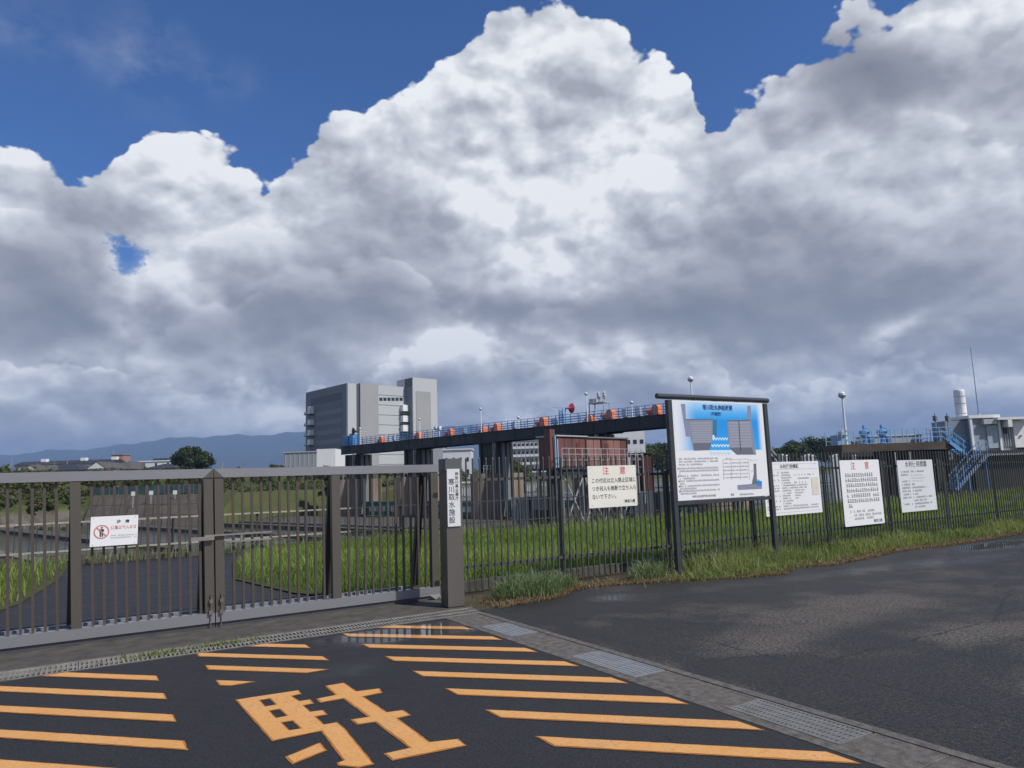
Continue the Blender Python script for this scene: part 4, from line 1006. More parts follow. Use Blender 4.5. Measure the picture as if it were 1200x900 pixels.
tree('green bushy tree seen through the fence beside the widest bridge pier', base_at(603, 150, 0), 5.2, 9.5, T_mid, 34)
tree('green bush between the two middle bridge piers', base_at(525, 160, 0), 5.0, 10, T_mid, 26, name='bush')
# ================================================================== THE RIVER WORKS
M['girder'] = mat('girder_dark_blue_grey', (.030, .036, .045), .55, .1, var=.25, scale=.4)
M['steel_dark'] = mat('pier_dark_steel', (.042, .043, .047), .6, .1, var=.3, scale=.5, streak=True)
M['steel_grey'] = mat('pier_grey_steel', (.17, .19, .205), .55, .1, var=.2, scale=.6, streak=True)
M['blue_rail'] = mat('railing_blue', (.07, .25, .55), .5, var=.15, scale=2)
M['light_blue'] = mat('light_blue_paint', (.13, .36, .66), .5, var=.12, scale=2)
M['pale_blue'] = mat('pale_blue_rail', (.30, .46, .62), .5, var=.1)
M['orange'] = mat('hoist_orange', (.85, .24, .055), .45, var=.15, scale=3)
M['white'] = mat('white_paint', (.78, .78, .77), .5, var=.05, scale=2)
M['lamp_grey'] = mat('lamp_grey', (.5, .51, .52), .4, .3)
M['glass_dark'] = mat('window_glass_dark', (.03, .04, .055), .12, .2, var=.2, scale=.5)
M['rust'] = mat('red_brown_panel', (.15, .062, .052), .65, var=.28, scale=.7, streak=True)
M['rust2'] = mat('pink_brown_panel', (.24, .12, .10), .7, var=.22, scale=.7, streak=True)
M['rust_d'] = mat('red_brown_frame', (.12, .035, .03), .65, var=.2)
M['teal'] = mat('sluice_teal', (.03, .16, .15), .55, var=.2)
M['horn'] = mat('horn_pink_red', (.45, .06, .09), .5)
def bpt(s, n=0.0, z=0.0): p = BA+BD*s+BN*n; return np.array((p[0], p[1], z))
def s_of(px, py=500):             # where along the bridge a column of the picture falls
    d = ray(px, py); t = np.dot(BA-EYE, BN)/np.dot(d, BN); X = EYE+d*t; return float(np.dot(X-BA, BD))
def bbox(b, s0, s1, n0, n1, z0, z1): b.obox(bpt(s0, n0, z0), BD*(s1-s0), BN*(n1-n0), (0, 0, z1-z0)); return b
S0, S1, W_ = -7.0, 61.5, 3.2
BR = thing('gate_bridge', 'long dark steel service bridge with blue railings crossing the river works', 'bridge', bpt(27, 1.6, 6.5))
joints = [S0, 7.6, 11.0, 25.5, 29.5, 41.5, 46.0, S1]
for i in range(len(joints)-1):
    a, c = joints[i]+.02, joints[i+1]-.02; dz = .10 if i % 2 else 0
    b = MB(); bbox(b, a, c, 0, .25, 6.5-dz, 7.78); bbox(b, a, c, -.08, 0, 6.5-dz-.03, 6.56-dz); b.build('girder', M['girder'], BR)
    b = MB(); bbox(b, a, c, W_-.25, W_, 6.5-dz, 7.78); b.build('girder', M['girder'], BR)
b = MB(); bbox(b, S0, S1, -.10, W_+.1, 7.782, 7.86); b.build('deck', M['steel_dark'], BR)
k = S0+1
b = MB()
while k < S1: bbox(b, k, k+.12, -.05, -.002, 6.58, 7.77); k += 3.1
b.build('stiffener', M['girder'], BR, 'stuff')
pmb = MB(); bbox(pmb, 0, .07, 0, .07, 0, 1.10); org0 = bpt(0, 0, 0)
pmesh = bpy.data.meshes.new('railing_post'); pmesh.from_pydata([tuple(np.array(v)-org0) for v in pmb.V], [], pmb.Fc); pmesh.materials.append(M['blue_rail'])
brl = np.array(BR.location)
for side, n in (('n', -.05), ('f', W_)):
    k = S0+.2
    while k < S1:
        o = bpy.data.objects.new('railing_post', pmesh); COL.objects.link(o); o.parent = BR; o.location = [float(c) for c in (bpt(k, n, 7.86)-brl)]
        k += 1.15 if n < 0 else 2.3
    for z in (8.93, 8.62, 8.34, 8.06):
        b = MB(); bbox(b, S0, S1, n+.005, n+.06, z, z+.05); b.build('handrail', M['blue_rail'], BR)
# piers: long concrete bases with steel gate frames on top
PIERS = [-5.0, 10.5, 27.3, 43.6, 59.2]
names = ['service bridge pier hidden mostly behind the blue board', 'bridge pier standing behind the red brown gate house', 'widest bridge pier, seen through the picket fence right of the pillar', 'bridge pier seen over the right gate leaf, second from the far end', 'farthest bridge pier at the left end of the service bridge']
for i, s in enumerate(PIERS):
    T = thing('bridge_pier', names[i], 'pier', bpt(s, 1.5, -3.5), 'piers of the service bridge')
    w = 1.25 if i != 2 else 1.45
    b = MB(); o = bpt(s-w, -1.0, -4.2); b.obox(o, BD*2*w, BN*6.5, (0, 0, 6.6)); b.build('concrete_base', M['tan_concrete'], T)
    b = MB(); c = bpt(s, -1.0, -4.2); b.tube(c, c+np.array((0, 0, 6.6)), w*.98, 16); b.build('pier_nose', M['tan_concrete'], T, smooth=False)
    b = MB(); bbox(b, s-w, s-w+.35, .1, 3.6, 2.41, 6.39); b.build('front_column', M['steel_dark'], T)
    b = MB(); bbox(b, s+w-.35, s+w, .1, 3.6, 2.41, 6.39); b.build('rear_column', M['steel_dark'], T)
    b = MB(); bbox(b, s-w+.36, s+w-.36, .4, 3.3, 2.41, 6.39); b.build('infill_panel', M['steel_dark'], T)
    for n0 in (1.3, 2.15):
        b = MB(); bbox(b, s-w-.30, s-w-.005, n0, n0+.5, -3.2, 6.39); b.build('guide_column', M['steel_grey'], T)
    b = MB(); bbox(b, s-w-.12, s-w-.002, 3.0, 3.5, -3.0, 6.3); b.build('gate_slot', M['dark_pit'], T)
    b = MB(); b.tube(bpt(s-w-.15, -.6, 1.5), bpt(s-w-.15, .25, 6.3), .09, 8); b.build('stay_pipe', M['tan_concrete'], T)
    b = MB(); b.tube(bpt(s-w-.1, -.2, 2.4), bpt(s-w-.1, -.2, 6.3), .035, 6); b.tube(bpt(s-w-.1, .1, 2.4), bpt(s-w-.1, .1, 6.3), .035, 6)
    for k in range(11): b.tube(bpt(s-w-.1, -.2, 2.6+.34*k), bpt(s-w-.1, .1, 2.6+.34*k), .02, 5)
    b.build('ladder', M['lamp_grey'], T)
    b = MB(); bbox(b, s-w-.05, s-w, 2.0, 6.0, 2.42, 3.4) if False else b.bar(bpt(s-w, -1.9, 3.4), bpt(s-w, .0, 3.4), .05)
    for k in range(4): b.bar(bpt(s-w, -1.9+.6*k, 2.41), bpt(s-w, -1.9+.6*k, 3.4), .05)
    b.bar(bpt(s-w, -1.9, 2.95), bpt(s-w, 0, 2.95), .04); b.build('safety_rail', M['lamp_grey'], T)
# sluice gates between the piers
for i in range(4):
    a, c = PIERS[i]+1.6, PIERS[i+1]-1.6
    T = thing('sluice_gate', ['teal and white sluice gate behind the blue board', 'teal and white sluice gate below the red gate house', 'teal and white sluice gate between the two middle piers', 'teal and white sluice gate left of the second pier from the far end'][i], 'sluice gate', bpt((a+c)/2, 2.5, -3.4), 'sluice gates between the piers')
    b = MB(); bbox(b, a, c, 2.3, 2.7, -3.4, -1.9); b.build('leaf', M['teal'], T)
    b = MB(); bbox(b, a, c, 1.9, 2.9, -1.9, -1.2); b.build('top_beam', M['teal'], T)
    k = a+.4
    while k < c-.8: b = MB(); bbox(b, k, k+.7, 2.1, 2.29, -2.75, -1.95); b.build('white_rib', M['white'], T); k += 1.15
# the weir sill and apron steps in the riverbed
for j, (n0, n1, z) in enumerate([(-16, -3.2, -3.30), (8.2, 18, -3.25), (20, 21.2, -3.1), (-22, -20.5, -3.05), (-30, -28, -3.1), (-42, -39.5, -3.1)]):
    b = MB(); bbox(b, 4, 150, n0, n1, -4, z); b.build('weir_apron', M['dirty_concrete'], kind='structure')
for j in range(3):
    b = MB(); bbox(b, 14, 120, -52-j*17, -51-j*17, -4, -3.0+.06*j); b.build('weir_step', M['dirty_concrete'] if j % 2 else mat('weir_step_pale', (.15, .14, .12), .9, var=.4, scale=.4), kind='structure')
# far bank wall of upright sheet piles
b = MB(); L0 = -8; k = L0
def bk(t, s, z): p = b0+bd*t+bn*s; return np.array((p[0], p[1], z))
while k < 170:
    b.obox(bk(k, -.35, -3.8), np.array((*bd, 0))*1.0, np.array((*bn, 0))*.35, (0, 0, 3.5)); b.obox(bk(k+1.0, -.02, -3.8), np.array((*bd, 0))*.9, np.array((*bn, 0))*.3, (0, 0, 3.46)); k += 1.9
wl = b.build('sheet_pile_panels', mat('sheet_pile_grey', (.33, .34, .35), .6, .1, var=.2, scale=.4, streak=True), None)
wl['kind'] = 'stuff'
TW = thing('bank_wall', 'pale grey sheet pile wall along the far river bank', 'retaining wall', bk(40, -.3, -3.8)); wl.parent = TW; wl.location = [-c for c in TW.location]
b = MB(); b.obox(bk(L0, -.5, -.3), np.array((*bd, 0))*178, np.array((*bn, 0))*.8, (0, 0, .25)); b.build('capping_beam', M['grey_concrete'], TW)
# nearer wall of grey panels seen through the fence left and right of the cream sign
for i, (p0, p1, dep, zt, lab) in enumerate([((598, 0), (652, 0), 74, -.3, 'grey panel flood wall seen through the fence left of the red gate house'), ((742, 0), (786, 0), 66, .0, 'grey panel flood wall seen through the fence between the cream sign and the board')]):
    a = at(p0[0], 560, dep); c = at(p1[0], 560, dep-1.5); a[2] = c[2] = -3.6; L = np.linalg.norm(c-a); u = (c-a)/L; nn = np.array((-u[1], u[0], 0))
    T = thing('flood_wall', lab, 'wall', a); n = int(L/1.1)
    for k in range(n):
        b = MB(); b.obox(a+u*(k*1.1), u*.8, nn*.4, (0, 0, zt+3.6)); b.build('panel', M['steel_grey'] if False else mat('flood_wall_grey', (.26, .275, .29), .6, var=.15, scale=.4, streak=True), T)
        b = MB(); b.obox(a+u*(k*1.1+.801)+nn*.15, u*.298, nn*.25, (0, 0, zt+3.55)); b.build('joint', M['steel_dark'], T)
# fine bar fence along the lawn's far edge with pale rails at the left
T = thing('bar_fence', 'low fence of fine bars with pale rails along the far edge of the lawn', 'fence', (2, 19.6, -.3))
for z, x1 in ((.86, 6.5), (.22, 6.5)):
    b = MB(); b.bar((-12, 19.6, z), (x1, 19.6, z), .038); b.build('rail', mat('pale_rail', (.34, .32, .26), .6, var=.2), T)
for z in (.86, .22): b = MB(); b.bar((6.5, 19.6, z), (22, 19.6, z), .035); b.build('rail', M['steel_dark'], T)
b = MB(); x = -12
while x < 22: b.bar((x, 19.6, -.4), (x, 19.6, .84), .016); x += .14
b.build('bars', M['steel_dark'], T, 'stuff')
for x in np.arange(-12, 22.1, 2): b = MB(); b.bar((x, 19.66, -.5), (x, 19.66, .9), .05); b.build('post', M['steel_dark'], T)

# ------------------------------------------------------------------ hoists, lamps and horns on the bridge
def hoist(big):
    T = bpy.data.objects.new('gate_hoist', None); COL.objects.link(T); T.location = (0, 0, 0); k = big
    b = MB(); b.box(-.75*k, .75*k, -.45, .45, 0, .14); b.build('base_frame', M['orange'], T)
    b = MB(); b.box(-.62*k, -.02, -.38, .38, .141, .62*k, .06); b.build('gearbox', M['orange'], T)
    b = MB(); b.tube((-.34*k, -.42, .56*k), (-.34*k, .42, .56*k), .30*k, 16); b.build('gear_cover', M['orange'], T)
    b = MB(); b.tube((.02, 0, .42*k), (.62*k, 0, .42*k), .17*k, 12); b.tube((.62*k, 0, .42*k), (.70*k, 0, .42*k), .12*k, 12); b.build('motor', M['orange'], T)
    b = MB(); b.tube((.30*k, -.3, .2), (.30*k, .3, .2), .12, 8); b.build('drum', M['steel_dark'], T)
    return T
spots = [(441, 1.15), (484, 1.25), (521, 1.2), (560, .95), (575, 1.2), (629, 1.35), (686, .95), (708, 1.4), (762, 1.35)]
hl_ = ['orange gate hoist nearest the far left end of the bridge', 'orange gate hoist on the bridge before the tower of the grey building', 'orange gate hoist on the bridge just above the gate pillar', 'smaller orange hoist by the lamp post over the widest pier', 'large orange hoist just right of the small one over the widest pier', 'orange gate hoist on the bridge left of the red horn', 'narrow orange hoist below the twin siren equipment', 'big orange hoist right of the twin siren equipment', 'orange gate hoist on the bridge closest to the blue board']
for (px, k), lb in zip(spots, hl_):
    T = hoist(k); s = s_of(px, 505); T.location = [float(c) for c in bpt(s, .85, 7.86)]; T.rotation_euler = (0, 0, math.radians(105.2)); tag(T, lb, 'hoist', 'orange hoists along the bridge')
def lamp(loc, h, label, r=.09, head=.28, arm=False):
    T = thing('lamp_post', label, 'lamp post', loc, 'lamp posts of the river works'); l = np.array(loc)
    b = MB(); b.tube(l, l+(0, 0, h), r, 8, r*.7); b.build('pole', M['white'], T)
    b = MB(); b.lathe(l+(0, 0, h), [(.06, 0), (head*.6, .05), (head*.85, head*.4), (head, head*.8), (head*.98, head)], 14); b.build('lamp_bowl', M['lamp_grey'], T, smooth=True)
    b = MB(); b.lathe(l+(0, 0, h+head+.002), [(head*.9, 0), (head*.8, head*.35), (head*.4, head*.7), (.03, head*.8)], 14); b.build('lamp_globe', mat('lamp_globe_glass', (.75, .78, .8), .2), T, smooth=True)
    return T
def bridge_h(px, py):              # height of the point seen at (px, py) on the bridge line
    d = ray(px, py); t = np.dot(BA+BN*.4-EYE, BN)/np.dot(d, BN); return float((EYE+d*t)[2])
for px, py, lb in ((420, 502, 'lamp post on the bridge beside the grey horn at the far left end'), (490, 491, 'white lamp post on the bridge in front of the grey tower'), (562, 479, 'white lamp post on the bridge above the widest pier'), (687, 461, 'lamp post on the bridge beside the twin sirens'), (606, 489, 'short white lamp on the bridge left of the middle'), (740, 471, 'short lamp behind the railing between the last two hoists')):
    s = s_of(px, 505); h = bridge_h(px, py)-7.86; lamp(bpt(s, .3, 7.86), h-.25, lb, .09, .20)
def horn(loc, z, L, m, label, pole_m, tower=False):
    T = thing('warning_horn' , label, 'loudspeaker', loc); l = np.array(loc, float)
    if tower:
        for dx, dy in ((0, 0), (.55, 0), (0, .55), (.55, .55)):
            b = MB(); p = l+BN*dx+BD*dy; b.bar(p, p+np.array((0, 0, z)), .09); b.build('tower_leg', pole_m, T)
        b = MB()
        for k in range(5):
            zz = .3+k*(z-.4)/5; p = l+np.array((0, 0, zz)); q = p+BN*.55+np.array((0, 0, (z-.4)/5)); b.bar(p, q, .05); b.bar(p, p+BN*.55, .05)
            p2 = l+BD*.55+np.array((0, 0, zz)); b.bar(p2+BN*.55, p2+np.array((0, 0, (z-.4)/5)), .05); b.bar(p, p+BD*.55, .05)
        b.build('tower_bracing', pole_m, T, 'stuff')
    else:
        b = MB(); b.tube(l, l+(0, 0, z), .07, 8); b.build('pole', pole_m, T)
    c = l+np.array((0, 0, z+.05)); d = -BD*.25+BN*.9 if tower else -BN*.9+BD*.2; d = d/np.linalg.norm(d)
    b = MB(); b.bar(c-d*L*1.6, c+d*L*.5, .07); b.build('arm', pole_m, T)
    b = MB(); b.tube(c+d*L*.4, c+d*L*1.05, .05, 12, .13*L/.6); b.tube(c+d*L*1.05, c+d*L*1.5, .13*L/.6, 14, .42*L/.6); b.build('horn_bell', m, T)
    return T
s = s_of(657, 500); horn(bpt(s, .5, 7.86), 1.95, .9, M['horn'], 'red horn loudspeaker on a light blue lattice stand on the bridge', M['light_blue'], True)
s = s_of(419.5, 520); horn(bpt(s, .6, 7.86), 2.1, .9, M['steel_dark'], 'dark horn loudspeaker on a pole at the left end of the bridge', M['lamp_grey'])
# twin sirens on a small platform
s = s_of(694, 500); T = thing('siren_platform', 'small grey platform with two capped sirens raised above the bridge railing', 'sirens', bpt(s, 1.6, 7.86))
z = 2.15
b = MB(); bbox(b, s-1.0, s+1.3, 1.1, 2.4, 7.86+z, 7.86+z+.12); b.build('platform', M['lamp_grey'], T)
for ds, dn in ((-.9, 1.2), (1.2, 1.2), (-.9, 2.3), (1.2, 2.3)): b = MB(); b.bar(bpt(s+ds, dn, 7.86), bpt(s+ds, dn, 7.86+z), .09); b.build('leg', M['pale_blue'], T)
b = MB(); bbox(b, s+.5, s+1.2, 1.2, 2.2, 7.98+z, 8.45+z); b.build('control_cabinet', M['lamp_grey'], T)
for k in (-.75, .05):
    b = MB(); c = bpt(s+k, 1.6, 7.98+z); b.lathe(c, [(.07, 0), (.07, .35), (.20, .40), (.24, .75), (.20, .95), (.26, 1.0), (.10, 1.18), (.02, 1.3)], 12); b.build('siren', M['lamp_grey'], T, smooth=False)
# blue fittings and small white boxes at the far left end of the deck
for i, (px, w, h, mname, lb) in enumerate([(404, .5, 1.6, 'blue_rail', 'blue cabinet at the far left end of the bridge deck'), (409.5, .5, 1.9, 'blue_rail', 'second blue cabinet from the far left end of the deck, beside the horn')]):
    s = s_of(px, 518); T = thing('deck_cabinet', lb, 'cabinet', bpt(s, .5, 7.86), 'blue cabinets on the bridge deck')
    b = MB(); bbox(b, s-w, s+w, .3, 1.1, 7.9, 7.86+h); b.build('body', M[mname], T)
    b = MB(); bbox(b, s-w*.8, s+w*.8, .28, .299, 8.05, 7.8+h); b.build('door', M['light_blue'], T)
    b = MB(); bbox(b, s-w*1.1, s+w*1.1, .2, 1.2, 7.861+h, 7.93+h); b.build('lid', M['white'], T)
for px, lb in ((509, 'white signal box on the bridge left of the pillar'), (513, 'white signal box on the bridge right beside the first, above the pillar')):
    s = s_of(px, 508); T = thing('signal_box', lb, 'signal box', bpt(s, .3, 7.86), 'white signal boxes'); b = MB(); bbox(b, s-.25, s+.25, .1, .5, 8.85, 9.35); b.build('box', M['white'], T); b = MB(); b.bar(bpt(s, .3, 7.86), bpt(s, .3, 8.85), .1); b.build('stem', M['white'], T)

# ------------------------------------------------------------------ the red brown gate house on its trestle
C0 = at(653, 548, 66.0); C0[2] = 0
# right end of the front where the column 735 meets the line along BN
d = ray(735, 540)[:2]; Am = np.array([[BN[0], -d[0]], [BN[1], -d[1]]]); tL = np.linalg.solve(Am, -C0[:2])[0]
GH = thing('gate_house', 'red brown steel gate house on a trestle with white braces', 'gate house', C0+BN*tL/2)
def gp(n, s, z): p = C0+BN*n+BD*s; return np.array((p[0], p[1], z))
zb0 = float(onplane(653, 548, C0, BD)[2]); zt0 = float(onplane(653, 510, C0, BD)[2])
dep_ = 2.2
b = MB(); b.obox(gp(.03, .03, zb0+.02), BN*(tL-.06), BD*dep_, (0, 0, zt0-zb0-.14)); b.build('body', M['rust_d'], GH)
npan = 10; wpan = tL/npan
for k in range(npan):
    b = MB(); b.obox(gp(k*wpan+.03, -.03, zb0+.12), BN*(wpan-.07), BD*.055, (0, 0, zt0-zb0-.32)); b.build('cladding_panel', M['rust2'] if k in (4, 5, 7, 8) else M['rust'], GH)
for k in range(2):
    b = MB(); b.obox(gp(-.03, .05+k*1.0, zb0+.12), BN*.055, BD*.93, (0, 0, zt0-zb0-.32)); b.build('side_panel', M['rust'], GH)
for k in (0, 3.85, 6.1, npan):
    b = MB(); b.obox(gp(k*wpan-.07, -.12, zb0), BN*.14, BD*.088, (0, 0, zt0-zb0)); b.build('frame_post', M['steel_dark'], GH)
for k in (2.55, 6.6):
    b = MB(); b.obox(gp(k*wpan, -.07, zb0+1.0), BN*.62, BD*.038, (0, 0, 1.35)); f_ = b.build('hatch', M['rust_d'], GH)
b = MB(); b.obox(gp(-.15, -.2, zt0-.11), BN*(tL*.42), BD*(dep_+.4), (0, 0, .13)); b.build('roof', M['lamp_grey'], GH)
b = MB(); b.obox(gp(-.15+tL*.421, -.2, zt0-.17), BN*(tL*.61), BD*(dep_+.4), (0, 0, .13)); b.build('roof', M['steel_grey'], GH)
# mast column on its left
b = MB(); b.obox(gp(-.85, .02, zb0-.1), BN*.72, BD*.7, (0, 0, zt0-zb0+.65)); b.build('side_tower', M['rust'], GH)
b = MB(); b.obox(gp(-.8, .07, -3.4), BN*.62, BD*.6, (0, 0, zb0+3.29)); b.build('tower_leg', M['steel_dark'], GH)
b = MB(); b.obox(gp(-.45, -.25, zb0-1.0), BN*.12, BD*.12, (0, 0, zt0-zb0+1.0)); b.obox(gp(-.15, -.25, zb0-1.0), BN*.12, BD*.12, (0, 0, zt0-zb0+.6)); b.build('pipe_pair', M['pale_blue'], GH)
# platform, rails and trestle
b = MB(); b.obox(gp(-.6, -1.1, zb0-.22), BN*(tL+2.0), BD*(dep_+1.6), (0, 0, .2)); b.build('platform', M['steel_dark'], GH)
b = MB(); b.obox(gp(-.3, -.9, zb0-.75), BN*(tL+1.2), BD*.3, (0, 0, .5)); b.build('platform_beam', M['girder'], GH)
zr = zb0+1.75
for z in (zr, zr-.55, zr-1.1): b = MB(); b.bar(gp(-.5, -1.05, z), gp(tL+1.3, -1.05, z), .05); b.build('rail', M['lamp_grey'], GH)
for k in np.arange(0, tL+1.9, 1.0): b = MB(); b.bar(gp(-.5+k, -1.05, zb0-.02), gp(-.5+k, -1.05, zr), .055); b.build('rail_post', M['lamp_grey'], GH)
nb = 4; wb = (tL+.6)/nb
for k in range(nb+1):
    for sd in (-.7, dep_-.2): b = MB(); b.bar(gp(-.2+k*wb, sd, -3.6), gp(-.2+k*wb, sd, zb0-.76 if sd < 0 else zb0-.23), .2); b.build('trestle_leg', M['steel_grey'], GH)
for k in range(nb):
    for sd in (-.7,):
        z0, z1 = -3.0, zb0-.8
        b = MB(); b.bar(gp(-.2+k*wb, sd-.12, z0), gp(-.2+(k+1)*wb, sd-.12, z1), .10); b.build('cross_brace', M['lamp_grey'], GH)
        b = MB(); b.bar(gp(-.2+k*wb, sd-.20, z1), gp(-.2+(k+1)*wb, sd-.20, z0), .10); b.build('cross_brace', M['lamp_grey'], GH)
b = MB(); b.obox(gp(-.6, 1.0, -3.6), BN*(tL+2), BD*dep_, (0, 0, 2.2)); b.build('trestle_base', M['dark_concrete'], GH)
# cage ladders right of the house
for i, (x0, x1) in enumerate(((735, 744), (747, 753))):
    T = thing('hoop_railing', ['hooped white railing at the right end of the gate house', 'second hooped white railing, right of the first beside the cream sign'][i], 'railing', at(x0, 548, 64), 'hooped railings by the gate house')
    a = at(x0, 529, 64); c = at(x1, 529, 64)
    for p in (a, c): b = MB(); q = p.copy(); q[2] = -1.0; b.bar(q, p, .05); b.build('upright', M['lamp_grey'], T)
    b = MB(); b.bar(a, c, .06); b.build('top', M['lamp_grey'], T); b = MB(); b.bar(a-(0, 0, .6), c-(0, 0, .6), .05); b.build('middle', M['lamp_grey'], T)
b = MB(); p = at(751, 522, 80); p[2] = -3; T = thing('brown_hut', 'small dark red hut right of the gate house', 'hut', p); b.obox(p, at(757, 522, 80)-at(744, 522, 80), (0, 2, 0), (0, 0, 6.9)); b.build('body', M['rust_d'], T); b = MB(); b.obox(p+np.array((-.1, -.1, 6.91)), (at(757, 522, 80)-at(744, 522, 80))*1.05, (0, 2.2, 0), (0, 0, .12)); b.build('roof', M['steel_dark'], T)
# ================================================================== BUILDINGS
def bld_frame(px, py, dep, az):     # origin on the ground under a pixel, u along az (deg from the view heading, + right)
    p = at(px, py, dep); a = YAW-math.radians(az); u = np.array((math.cos(a), math.sin(a), 0)); v = np.array((-u[1], u[0], 0))
    return p, u, v
# small control boxes along the bridge deck
for px, k, lb in ((456, .7, 'pale control box on the deck right of the first orange hoist'), (538, .8, 'pale control box on the deck left of the small orange hoist'), (597, .8, 'pale control box on the deck between the widest pier and the red horn'), (645, .7, 'pale control box on the deck just left of the red horn'), (728, .9, 'pale control box on the deck right of the twin sirens'), (744, .9, 'pale control box on the deck nearest the blue board')):
    s = s_of(px, 505); T = thing('control_box', lb, 'control box', bpt(s, .9, 7.86), 'pale control boxes on the bridge deck')
    b = MB(); bbox(b, s-.3, s+.3, .7, 1.1, 8.05, 8.05+k); b.build('body', M['pale_blue'] if k < .85 else M['lamp_grey'], T); b = MB(); bbox(b, s-.22, s+.22, .675, .698, 8.12, 7.98+k); b.build('door', M['white'], T); b = MB(); bbox(b, s-.2, s-.1, .8, 1.0, 7.861, 8.049); bbox(b, s-.1, s+.2, .8, 1.0, 7.861, 8.0); b.build('foot', M['steel_dark'], T)
# --- large grey multi storey block
p = at(407, 449.7, 320); ZT = p[2]; O_ = np.array((p[0], p[1], 0.0))
u = HR*.73+HF*.68; u = np.array((u[0], u[1], 0)); u /= np.linalg.norm(u); v = np.array((-u[1], u[0], 0))    # u along the right face, v along the left face
if np.dot(v[:2], HR) > 0: v = -v
GB = thing('office_block', 'large grey windowless block with a stair tower, farthest and tallest behind the bridge', 'building', O_)
def Q(a, c, z): q = O_+u*a+v*c; return np.array((q[0], q[1], z))
def sol(px, c=0.0):                # distance along the right face at picture column px
    d = ray(px, 500)[:2]; A = np.array([[u[0], -d[0]], [u[1], -d[1]]]); r = np.linalg.solve(A, -(O_[:2]+v[:2]*c)); return float(r[0])
def solv(px):
    d = ray(px, 500)[:2]; A = np.array([[v[0], -d[0]], [v[1], -d[1]]]); return float(np.linalg.solve(A, -O_[:2])[0])
LW, RW = solv(359), sol(505)
g_l = mat('block_light_panel', (.46, .47, .48), .6, var=.05, scale=.05); g_m = mat('block_mid_panel', (.32, .32, .325), .6, var=.06, scale=.05); g_d = mat('block_shaded_panel', (.17, .19, .215), .6, var=.06, scale=.05); g_dd = mat('block_dark_band', (.07, .08, .095), .5, var=.1)
b = MB(); b.obox(Q(0, .4, 4), u*(RW-.2), v*(LW-.4), (0, 0, ZT-4.0)); b.build('walls', g_l, GB)
b = MB(); b.obox(Q(-.35, .0, 4.2), u*.35, v*LW, (0, 0, ZT-4.2+.3)); b.build('left_wall', g_d, GB)  # left face turned from the sun: its shade put into darker panel and bands
def H_(px, py, left=False):
    if left: n = np.array((u[0], u[1], 0)); return float(onplane(px, py, Q(0, 0, 0), n)[2])
    return float(onplane(px, py, Q(0, 0, 0), np.array((v[0], v[1], 0)))[2])
# left face: broad inset bands
n_b = 9; z_hi = H_(400, 466, True); z_lo = 8.0
b = MB(); b.obox(Q(-.42, LW*.12, z_hi-1.0), u*.068, v*LW*.76, (0, 0, 3.4)); b.build('dark_band', g_dd, GB)  # dark band near the top of the left face
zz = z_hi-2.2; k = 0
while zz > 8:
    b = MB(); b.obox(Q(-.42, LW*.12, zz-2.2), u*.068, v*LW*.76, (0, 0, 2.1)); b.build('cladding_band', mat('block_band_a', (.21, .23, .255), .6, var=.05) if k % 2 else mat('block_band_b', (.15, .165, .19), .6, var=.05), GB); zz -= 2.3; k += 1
for i, py in enumerate((486, 499, 511, 522)):
    z = H_(364, py, True); c = solv(366)
    bb = MB(); bb.obox(Q(-3.0, c-3.2, z-.3), u*2.55, v*6.0, (0, 0, .3)); o1 = bb.build('balcony_slab', g_dd, GB)
    bb = MB(); bb.obox(Q(-2.6, c-2.6, z+.01), u*2.1, v*2.6, (0, 0, 3.6 if i == 0 else 2.6)); bb.build('balcony_box', M['white'], GB)
    bb = MB(); bb.obox(Q(-3.0, c+.2, z+.01), u*.1, v*2.5, (0, 0, 1.1)); bb.build('balcony_rail', M['lamp_grey'], GB)
# right face features
def face(name, x0, x1, y0, y1, out, m, y1b=None):
    a, c = sol(x0), sol(x1); z1 = H_((x0+x1)/2, y0); z0 = 4.1 if y1 is None else H_((x0+x1)/2, y1)
    bb = MB(); bb.obox(Q(a, -out, z0), u*(c-a), v*(out+.35), (0, 0, z1-z0)); return bb.build(name, m, GB)
face('corner_strip', 407.3, 417.5, 449.5, None, .25, g_l); face('dark_strip', 418, 421, 449.7, None, .05, g_dd); face('wall_panel', 421.3, 442.5, 449.6, None, .8, g_m)  # darker vertical strip between the corner and the grey panel
for k in range(9):
    y = 452.5+k*11.5; face('facade_panel', 443.5, 474.5, y, y+10.9, .12, mat('block_pale_green_grey', (.45, .47, .475), .6, var=.05, scale=.05))
for k in range(6): x = 444.6+k*4.75; face('window', x, x+3.7, 466.0, 469.8, .16, M['glass_dark'])
tw = []
a, c = sol(476.5), sol(505); zt = float(onplane(490, 442.6, Q(0, -6, 0), np.array((v[0], v[1], 0)))[2])
b = MB(); b.obox(Q(a, -5.5, 4.05), u*(c-a), v*(5.5+8), (0, 0, zt-4.05)); b.build('stair_tower', g_l, GB)
b = MB(); b.obox(Q(a+(c-a)*.12, -5.7, 4.1), u*(c-a)*.60, v*.19, (0, 0, zt-10.5)); b.build('tower_inset', g_m, GB)
b = MB(); b.obox(Q(a-.25, -5.3, zt-4.2), u*.24, v*6, (0, 0, 4.0)); b.build('tower_louvre', g_dd, GB)
b = MB(); b.obox(Q(a-.2, -5.35, 4.1), u*.19, v*5, (0, 0, zt-8.5)); b.build('tower_side', g_d, GB)  # tower's sunless side, shade put into the same darker panel colour
b = MB(); b.tube(Q(a+2, -3, zt), Q(a+2, -3, zt+4.5), .15, 6); b.tube(Q(a+5, -3, zt), Q(a+5, -3, zt+3), .12, 6); b.build('aerial', M['lamp_grey'], GB)
